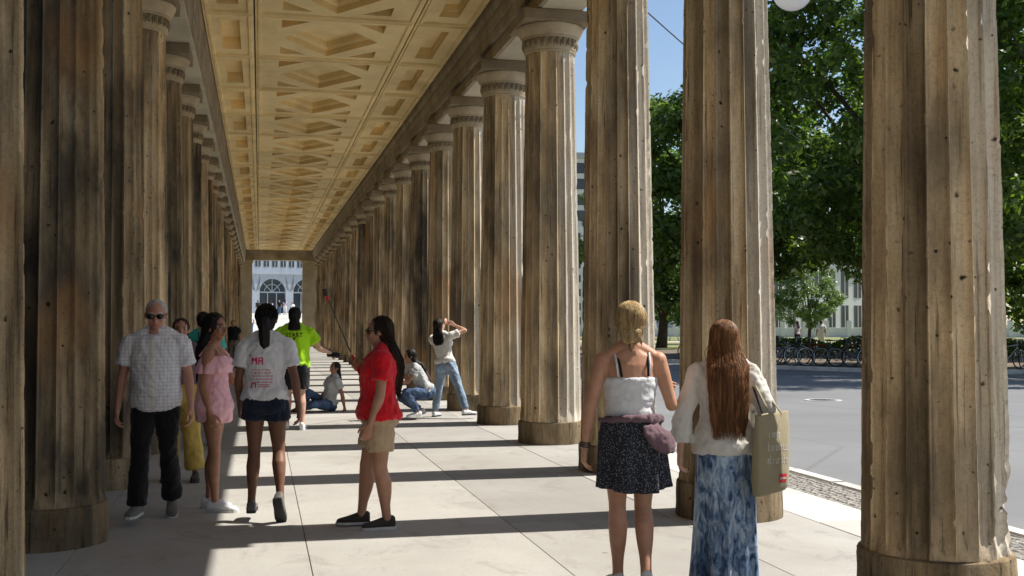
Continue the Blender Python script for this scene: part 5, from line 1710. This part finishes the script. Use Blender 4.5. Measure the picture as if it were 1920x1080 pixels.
mb.tube([c + a * math.cos(R(t)) + b * math.sin(R(t)) for t in range(195, 275, 10)], [.008, .018, .021, .021, .02, .018, .015, .01], 8, flat=.7); mb.build('waist_pouch_belt', M['black'], p.root, smooth=True)
mb = MB(); wr = p.j['wriL']; dv = (wr - p.j['elbL']).normalized()
for q in range(3): mb.tube([wr - dv * (.012 * q) + (dv.orthogonal().normalized() * math.cos(t) + dv.cross(dv.orthogonal()).normalized() * math.sin(t)) * .028 for t in [i * math.pi / 6 for i in range(13)]], .0035, 6)
mb.build('bracelet', M['shoe_dark'], p.root)
p.shoes(M['shoe_white'], M['sole']); p.hair(M['h_blonde'], 'bun', cap=1.06, strands=420)

# ---------------------------------------------------------------- woman with the tote bag
p = Person('woman with long auburn hair, white blouse and blue patterned long skirt walking away', (2.70, 6.24, 0), -12, 1.555, (0.58, 0.34, 0.25), True, .98,
           head=(-.05, 0, 0), armL=((-.42, -.10, -1), (-.05, .12, -1)), armR=((.42, -.10, -1), (.15, .75, -.45)),
           legL=((-.02, .02, -1), (-.02, -.16, -1)), legR=((.02, .05, -1), (.03, -.06, -1)), footL=(.1, -.05), vox=.0065, hair_c=(.1, .04, .02))
H = p.H
bl = p.top(M['offwhite'], hem=-.035, sleeve=1.72, ease=.018, sl_ease=.016, flare=.16, name='blouse', long_cuff=.018, fold=.011)
p.skirt(M['batik'], top=.04, length=.87, flare=.030, waves=6, amp=.016, ease=.012, twist=1.6, hem_off=(-.0, .02, 0), name='long_skirt', m=40, n=120)
p.shoes(M['shoe_dark'], M['sole_dark'])
p.hair(M['h_auburn'], 'long', .05, 1.18, thick=1.25, out=.036, blunt=.012, strands=650)
tb = tag(empty('tote_bag', p.root.matrix_basis @ V3((.240, -.125, .565)), R(-12 - 38)), 'khaki canvas tote bag with white print hanging from the shoulder of the auburn-haired woman', 'bag')
tb.rotation_euler = (0, R(3), R(-12 + 44)); tb.scale = (1.0, 1.0, 1.16)
# body: a soft flat bag with open top
mb = MB(); V = []; n = 40
for i, (z, w, d) in enumerate(((0, .150, .022), (.012, .158, .036), (.08, .162, .046), (.2, .163, .044), (.32, .162, .036), (.395, .160, .024), (.40, .158, .022), (.392, .155, .018), (.30, .150, .02))):
    for q in range(n):
        t = 2 * math.pi * q / n
        cx = math.copysign(abs(math.cos(t)) ** .45, math.cos(t)); sx = math.copysign(abs(math.sin(t)) ** .6, math.sin(t))
        V.append(V3((w * cx, d * sx * (1 + .12 * noise.noise(V3((cx * 3, z * 9, 1)))), z + .012 * cx + .006 * noise.noise(V3((cx * 4, sx, z * 5))))))
Fc = [(i * n + q, i * n + (q + 1) % n, (i + 1) * n + (q + 1) % n, (i + 1) * n + q) for i in range(8) for q in range(n)] + [tuple(range(n - 1, -1, -1)), tuple(8 * n + q for q in range(n))]
mb.add(V, Fc); bag = mb.build('bag_body', M['canvas'], tb, smooth=True)
shp = tb.matrix_basis.inverted() @ (p.root.matrix_basis @ (p.j['shR'] * .72 + p.N * .28 + V3((0, 0, .050))))
for sy, mt in ((-1, 'canvas'), (1, 'black')):
    mb = MB()
    mb.tube([(-.07, sy * .024, .30), (-.065, sy * .024, .40), V3((-.045, sy * .02, .40)).lerp(shp, .6), shp + V3((-.012, sy * .02, -.004)), shp + V3((.012, sy * .02, -.004)), V3((.05, sy * .02, .40)).lerp(shp, .55), (.065, sy * .024, .40), (.07, sy * .024, .30)], .011, 8, flat=.35)
    mb.build('handle', M[mt], tb, smooth=True)
# pale print: three lines of worn lettering strokes, and a red patch
rnd = random.Random(5)
mb = MB()
for z0, x0, x1 in ((.278, -.09, .02), (.214, -.10, .115), (.150, -.105, .095)):
    x = x0
    while x < x1:
        hgt = .042 if rnd.random() < .3 else .027
        w = rnd.uniform(.017, .024)
        def rect(a, b, c_, d_): mb.add([(a, 0, c_), (b, 0, c_), (b, 0, d_), (a, 0, d_)], [(0, 1, 2, 3)])
        rect(x, x + .0055, z0, z0 + hgt)
        if rnd.random() < .65: rect(x + w - .006, x + w - .0005, z0, z0 + .027)
        if rnd.random() < .6: rect(x + .0055, x + w - .006, z0 + .021, z0 + .027)
        if rnd.random() < .5: rect(x + .0055, x + w - .006, z0, z0 + .0055)
        x += w + .007
me = mb.mesh('worn_lettering', M['print_white']); wrap(bag, me, (0, 1, 0), .002); tag(link('worn_lettering', me, bag), kind='stuff')
mb = MB(); V = [(.015 + .085 * i / 6, 0, .055 + .042 * j_ / 3) for j_ in range(4) for i in range(7)]
mb.add(V, [(j_ * 7 + i, j_ * 7 + i + 1, (j_ + 1) * 7 + i + 1, (j_ + 1) * 7 + i) for j_ in range(3) for i in range(6)])
me = mb.mesh('red_patch', M['label_red']); wrap(bag, me, (0, 1, 0), .002); rp = link('red_patch', me, bag)
mb = MB(); V = [(.024 + .067 * i / 6, 0, .070 + .011 * j_) for j_ in range(2) for i in range(7)]
mb.add(V, [(i, i + 1, 8 + i, 7 + i) for i in range(6)])
me = mb.mesh('patch_stripe', M['print_white']); wrap(bag, me, (0, 1, 0), .0035); link('patch_stripe', me, bag)

# ---------------------------------------------------------------- small far figures
def far_person(label, loc, rz, H, topm, botm, hairm, female=True, group=None, shorts=False, vox=.022, arms=None):
    p = Person(label, loc, rz, H, SK_TAN, female, 1.0, vox=vox, hands=False, face=False, group=group, legL=((-.02, .12, -1), (-.02, 0, -1)), legR=((.03, -.06, -1), (.03, -.2, -1)))
    p.top(topm, hem=-.02, sleeve=.55, fold=0); p.legs_wear(botm, .7 if shorts else 1.9, .05, .02, fold=0, name='shorts' if shorts else 'trousers')
    p.shoes(M['shoe_dark'], M['sole_dark']); p.hair(hairm, 'long' if female else 'short', .2)
    return p
GL = 'visitors on the park lawn'
far_person('visitor in lilac top on the lawn, dark trousers, left of pair', (31.3, 61.5, 0), 20, 1.72, M['lilac'], M['black'], M['h_dbrown'], True, GL)
far_person('visitor in white top and pale trousers on the lawn beside the pale tree', (32.0, 59.9, 0), -30, 1.75, M['white'], M['offwhite'], M['h_black'], False, GL)
far_person('visitor in black top standing farthest left on the lawn', (30.2, 63.5, 0), 60, 1.70, M['black'], M['jeans'], M['h_black'], False, GL)
GR = 'people on the bridge beyond the far doorway'
for i, (x, y, z, a, tm, bm_, hm, fe, lab) in enumerate((
        (-0.72, 101, .66, 170, 'white', 'jeans', 'h_black', False, 'person in white on the ramp, far left in the doorway'),
        (0.05, 112, 1.58, 180, 'white', 'black', 'h_black', False, 'person in white and black on the ramp crest'),
        (1.15, 122, 2.28, 20, 'lilac', 'black', 'h_dbrown', True, 'person in lilac on the ramp below the arch'),
        (2.1, 126, 2.45, 160, 'black', 'jeans', 'h_black', False, 'person in black on the ramp right of the arch'),
        (3.3, 118, 2.1, 185, 'white', 'jeans', 'h_dbrown', True, 'person in white on the ramp at the right of the doorway'),
        (-0.2, 124, 2.37, 10, 'navy', 'khaki', 'h_black', False, 'person in navy on the ramp left of the arch'),
        (2.75, 128, 2.57, 10, 'lilac', 'white', 'h_black', True, 'person in lilac and white on the ramp below the second arch'))):
    far_person(lab, (x, y, z), a, 1.72, M[tm], M[bm_], M[hm], fe, GR, vox=.03)

# ---------------------------------------------------------------- bicycles along the park kerb
M['tyre'] = m_plain('tyre_rubber', (0.015, 0.015, 0.015), 0.8)
M['chrome'] = m_plain('bike_metal', (0.55, 0.55, 0.56), 0.3, 0.9)
M['saddle'] = m_plain('saddle_leather', (0.02, 0.016, 0.013), 0.6)
def bike_meshes():
    P = {}
    mb = MB()
    for i in range(24):
        pass
    def ring(rad, r, n=28, m=6):
        mb = MB()
        V = []; Fc = []
        for i in range(n):
            a = 2 * math.pi * i / n
            for q in range(m):
                t = 2 * math.pi * q / m
                rr = rad + r * math.cos(t)
                V.append((rr * math.cos(a), r * math.sin(t), rr * math.sin(a)))
        for i in range(n):
            for q in range(m):
                Fc.append((i * m + q, i * m + (q + 1) % m, ((i + 1) % n) * m + (q + 1) % m, ((i + 1) % n) * m + q))
        mb.add(V, Fc); return mb
    P['tyre'] = ring(.335, .019).mesh('tyre', M['tyre'], True)
    mb = ring(.312, .010)
    for i in range(12):
        a = 2 * math.pi * i / 12
        mb.tube([(0, .02 if i % 2 else -.02, 0), (.31 * math.cos(a), 0, .31 * math.sin(a))], .0022, 4)
    mb.tube([(0, -.04, 0), (0, .04, 0)], .02, 8)
    P['rim'] = mb.mesh('rim', M['chrome'])
    return P
BP = bike_meshes()
def bicycle(loc, rz, label, c, basket=False, step=False):
    b = tag(empty('bicycle', loc, rz), label, 'bicycle', 'bicycles parked along the park kerb')
    b.rotation_euler = (R(5), 0, rz)
    pm = m_plain('bike_paint', c, .35, spec=.5)
    for x in (-.53, .53):
        w = link('wheel', BP['tyre'], b, (x, 0, .354)); link('rim', BP['rim'], w)
    mb = MB()
    bb, seat, head, hl, rear, front = V3((-.08, 0, .29)), V3((-.22, 0, .80)), V3((.36, 0, .86)), V3((.39, 0, .74)), V3((-.53, 0, .354)), V3((.53, 0, .354))
    mb.tube([seat, bb], .016, 8); mb.tube([bb, hl], .018, 8); mb.tube([head, hl], .019, 8)
    if step: mb.tube([bb.lerp(seat, .3), V3((.1, 0, .42)), hl], .017, 8)
    else: mb.tube([seat - V3((0, 0, .05)), head - V3((0, 0, .03))], .016, 8)
    for y in (-.045, .045):
        o = V3((0, y, 0)); mb.tube([bb, rear + o], .010, 6); mb.tube([seat - V3((0, 0, .06)), rear + o], .009, 6); mb.tube([hl, hl + V3((.02, y, -.08)), front + o], .011, 6)
    mb.build('frame', pm, b, smooth=True)
    mb = MB(); mb.tube([(.36, 0, .85), (.35, 0, 1.0)], .012, 8); mb.tube([(.24, -.29, 1.02), (.33, -.2, 1.04), (.36, 0, 1.01), (.33, .2, 1.04), (.24, .29, 1.02)], .012, 8); mb.build('handlebar', M['chrome'], b, smooth=True)
    mb = MB(); mb.tube([(-.21, 0, .78), (-.245, 0, .93)], .013, 8); mb.loft([(V3((-.37, 0, .955)), V3((0, .03, 0)), V3((0, 0, .015))), (V3((-.32, 0, .955)), V3((0, .085, 0)), V3((0, 0, .028))), (V3((-.22, 0, .95)), V3((0, .055, 0)), V3((0, 0, .022))), (V3((-.10, 0, .955)), V3((0, .02, 0)), V3((0, 0, .014)))], 12); mb.build('saddle', M['saddle'], b, smooth=True)
    mb = MB(); mb.tube([(-.08, -.07, .29), (-.08, .07, .29)], .012, 6); mb.tube([(-.08, .07, .29), (.05, .08, .20)], .009, 6); mb.tube([(-.08, -.07, .29), (-.21, -.08, .38)], .009, 6); mb.box(.01, .10, .08, .16, .19, .21); mb.box(-.26, -.17, -.16, -.08, .37, .39); mb.build('crank', M['chrome'], b)
    if basket:
        mb = MB(); mb.box(.44, .72, -.17, .17, .80, .82)
        for z in (.86, .92, .98):
            mb.tube([(.43, -.18, z), (.73, -.18, z), (.73, .18, z), (.43, .18, z), (.43, -.18, z)], .006, 5)
        for x, y in ((.43, -.18), (.73, -.18), (.73, .18), (.43, .18), (.58, -.18), (.58, .18)): mb.tube([(x, y, .81), (x, y, .98)], .006, 5)
        mb.build('basket', M['wire'], b)
    return b
bcol = [((.02, .02, .022), 'black'), ((.25, .02, .02), 'dark red'), ((.03, .06, .16), 'blue'), ((.30, .30, .30), 'silver'), ((.03, .10, .06), 'green'), ((.5, .5, .48), 'white'), ((.02, .02, .03), 'black'), ((.16, .05, .03), 'brown')]
spots = along(EDGE, 0.62, 78.2, 91.5)
names = ['leftmost', 'second', 'third', 'fourth', 'fifth', 'sixth', 'seventh', 'eighth', 'ninth', 'tenth', 'eleventh', 'twelfth', 'thirteenth', 'fourteenth', 'fifteenth', 'sixteenth', 'seventeenth', 'eighteenth', 'nineteenth', 'twentieth', 'twenty-first', 'twenty-second', 'twenty-third']
rnd = random.Random(9)
k = 0
for x, y, a in spots:
    if k >= len(names): break
    n_ = V3((-math.sin(a), math.cos(a), 0))
    c, cn = bcol[(k * 3 + 1) % 8]
    bicycle((x + n_.x * 1.15, y + n_.y * 1.15, 0.0), a + R(48 + rnd.uniform(-14, 14)) + (math.pi if rnd.random() < .4 else 0), '%s bicycle, %s from the left in the row along the park kerb' % (cn, names[k]), c, basket=k % 4 == 1, step=k % 3 == 0)
    k += 1
bicycle((18.9, 46.6, 0), R(-15), 'lone dark bicycle parked under the tree between two columns', (.02, .03, .05))

# A-frame board and parasol on the far lawn
af = tag(empty('a_frame_board', (36.3, 95, 0.0), R(-20)), 'white A-shaped stand under the far parasol', 'stand')
for sg in (-1, 1):
    mb = MB(); mb.tube([(0, 0, 1.55), (sg * .42, -.05, .0)], .05, 6); mb.build('leg', M['white_wall'], af)
mb = MB(); mb.tube([(-.2, -.02, .75), (.2, -.02, .75)], .03, 6); mb.build('crossbar', M['white_wall'], af)
pa = tag(empty('parasol', (37.3, 95.2, 0)), 'navy and white parasol far off on the lawn', 'parasol')
mb = MB(); mb.tube([(0, 0, 0), (0, 0, 2.5)], .03, 8); mb.build('pole', M['white_wall'], pa)
for i in range(8):
    a0, a1 = math.pi * i / 4, math.pi * (i + 1) / 4
    mb = MB()
    A = (0, 0, 2.62); B = (1.3 * math.cos(a0), 1.3 * math.sin(a0), 2.0); C_ = (1.3 * math.cos(a1), 1.3 * math.sin(a1), 2.0)
    mb.add([A, B, C_, (0, 0, 2.58), (B[0], B[1], 1.85), (C_[0], C_[1], 1.85)], [(0, 1, 2), (3, 5, 4), (1, 4, 5, 2), (0, 3, 4, 1), (0, 2, 5, 3)])
    mb.build('canopy_panel', M['navy'] if i % 2 else M['white'], pa)

bpy.data.scenes.remove(TMP)
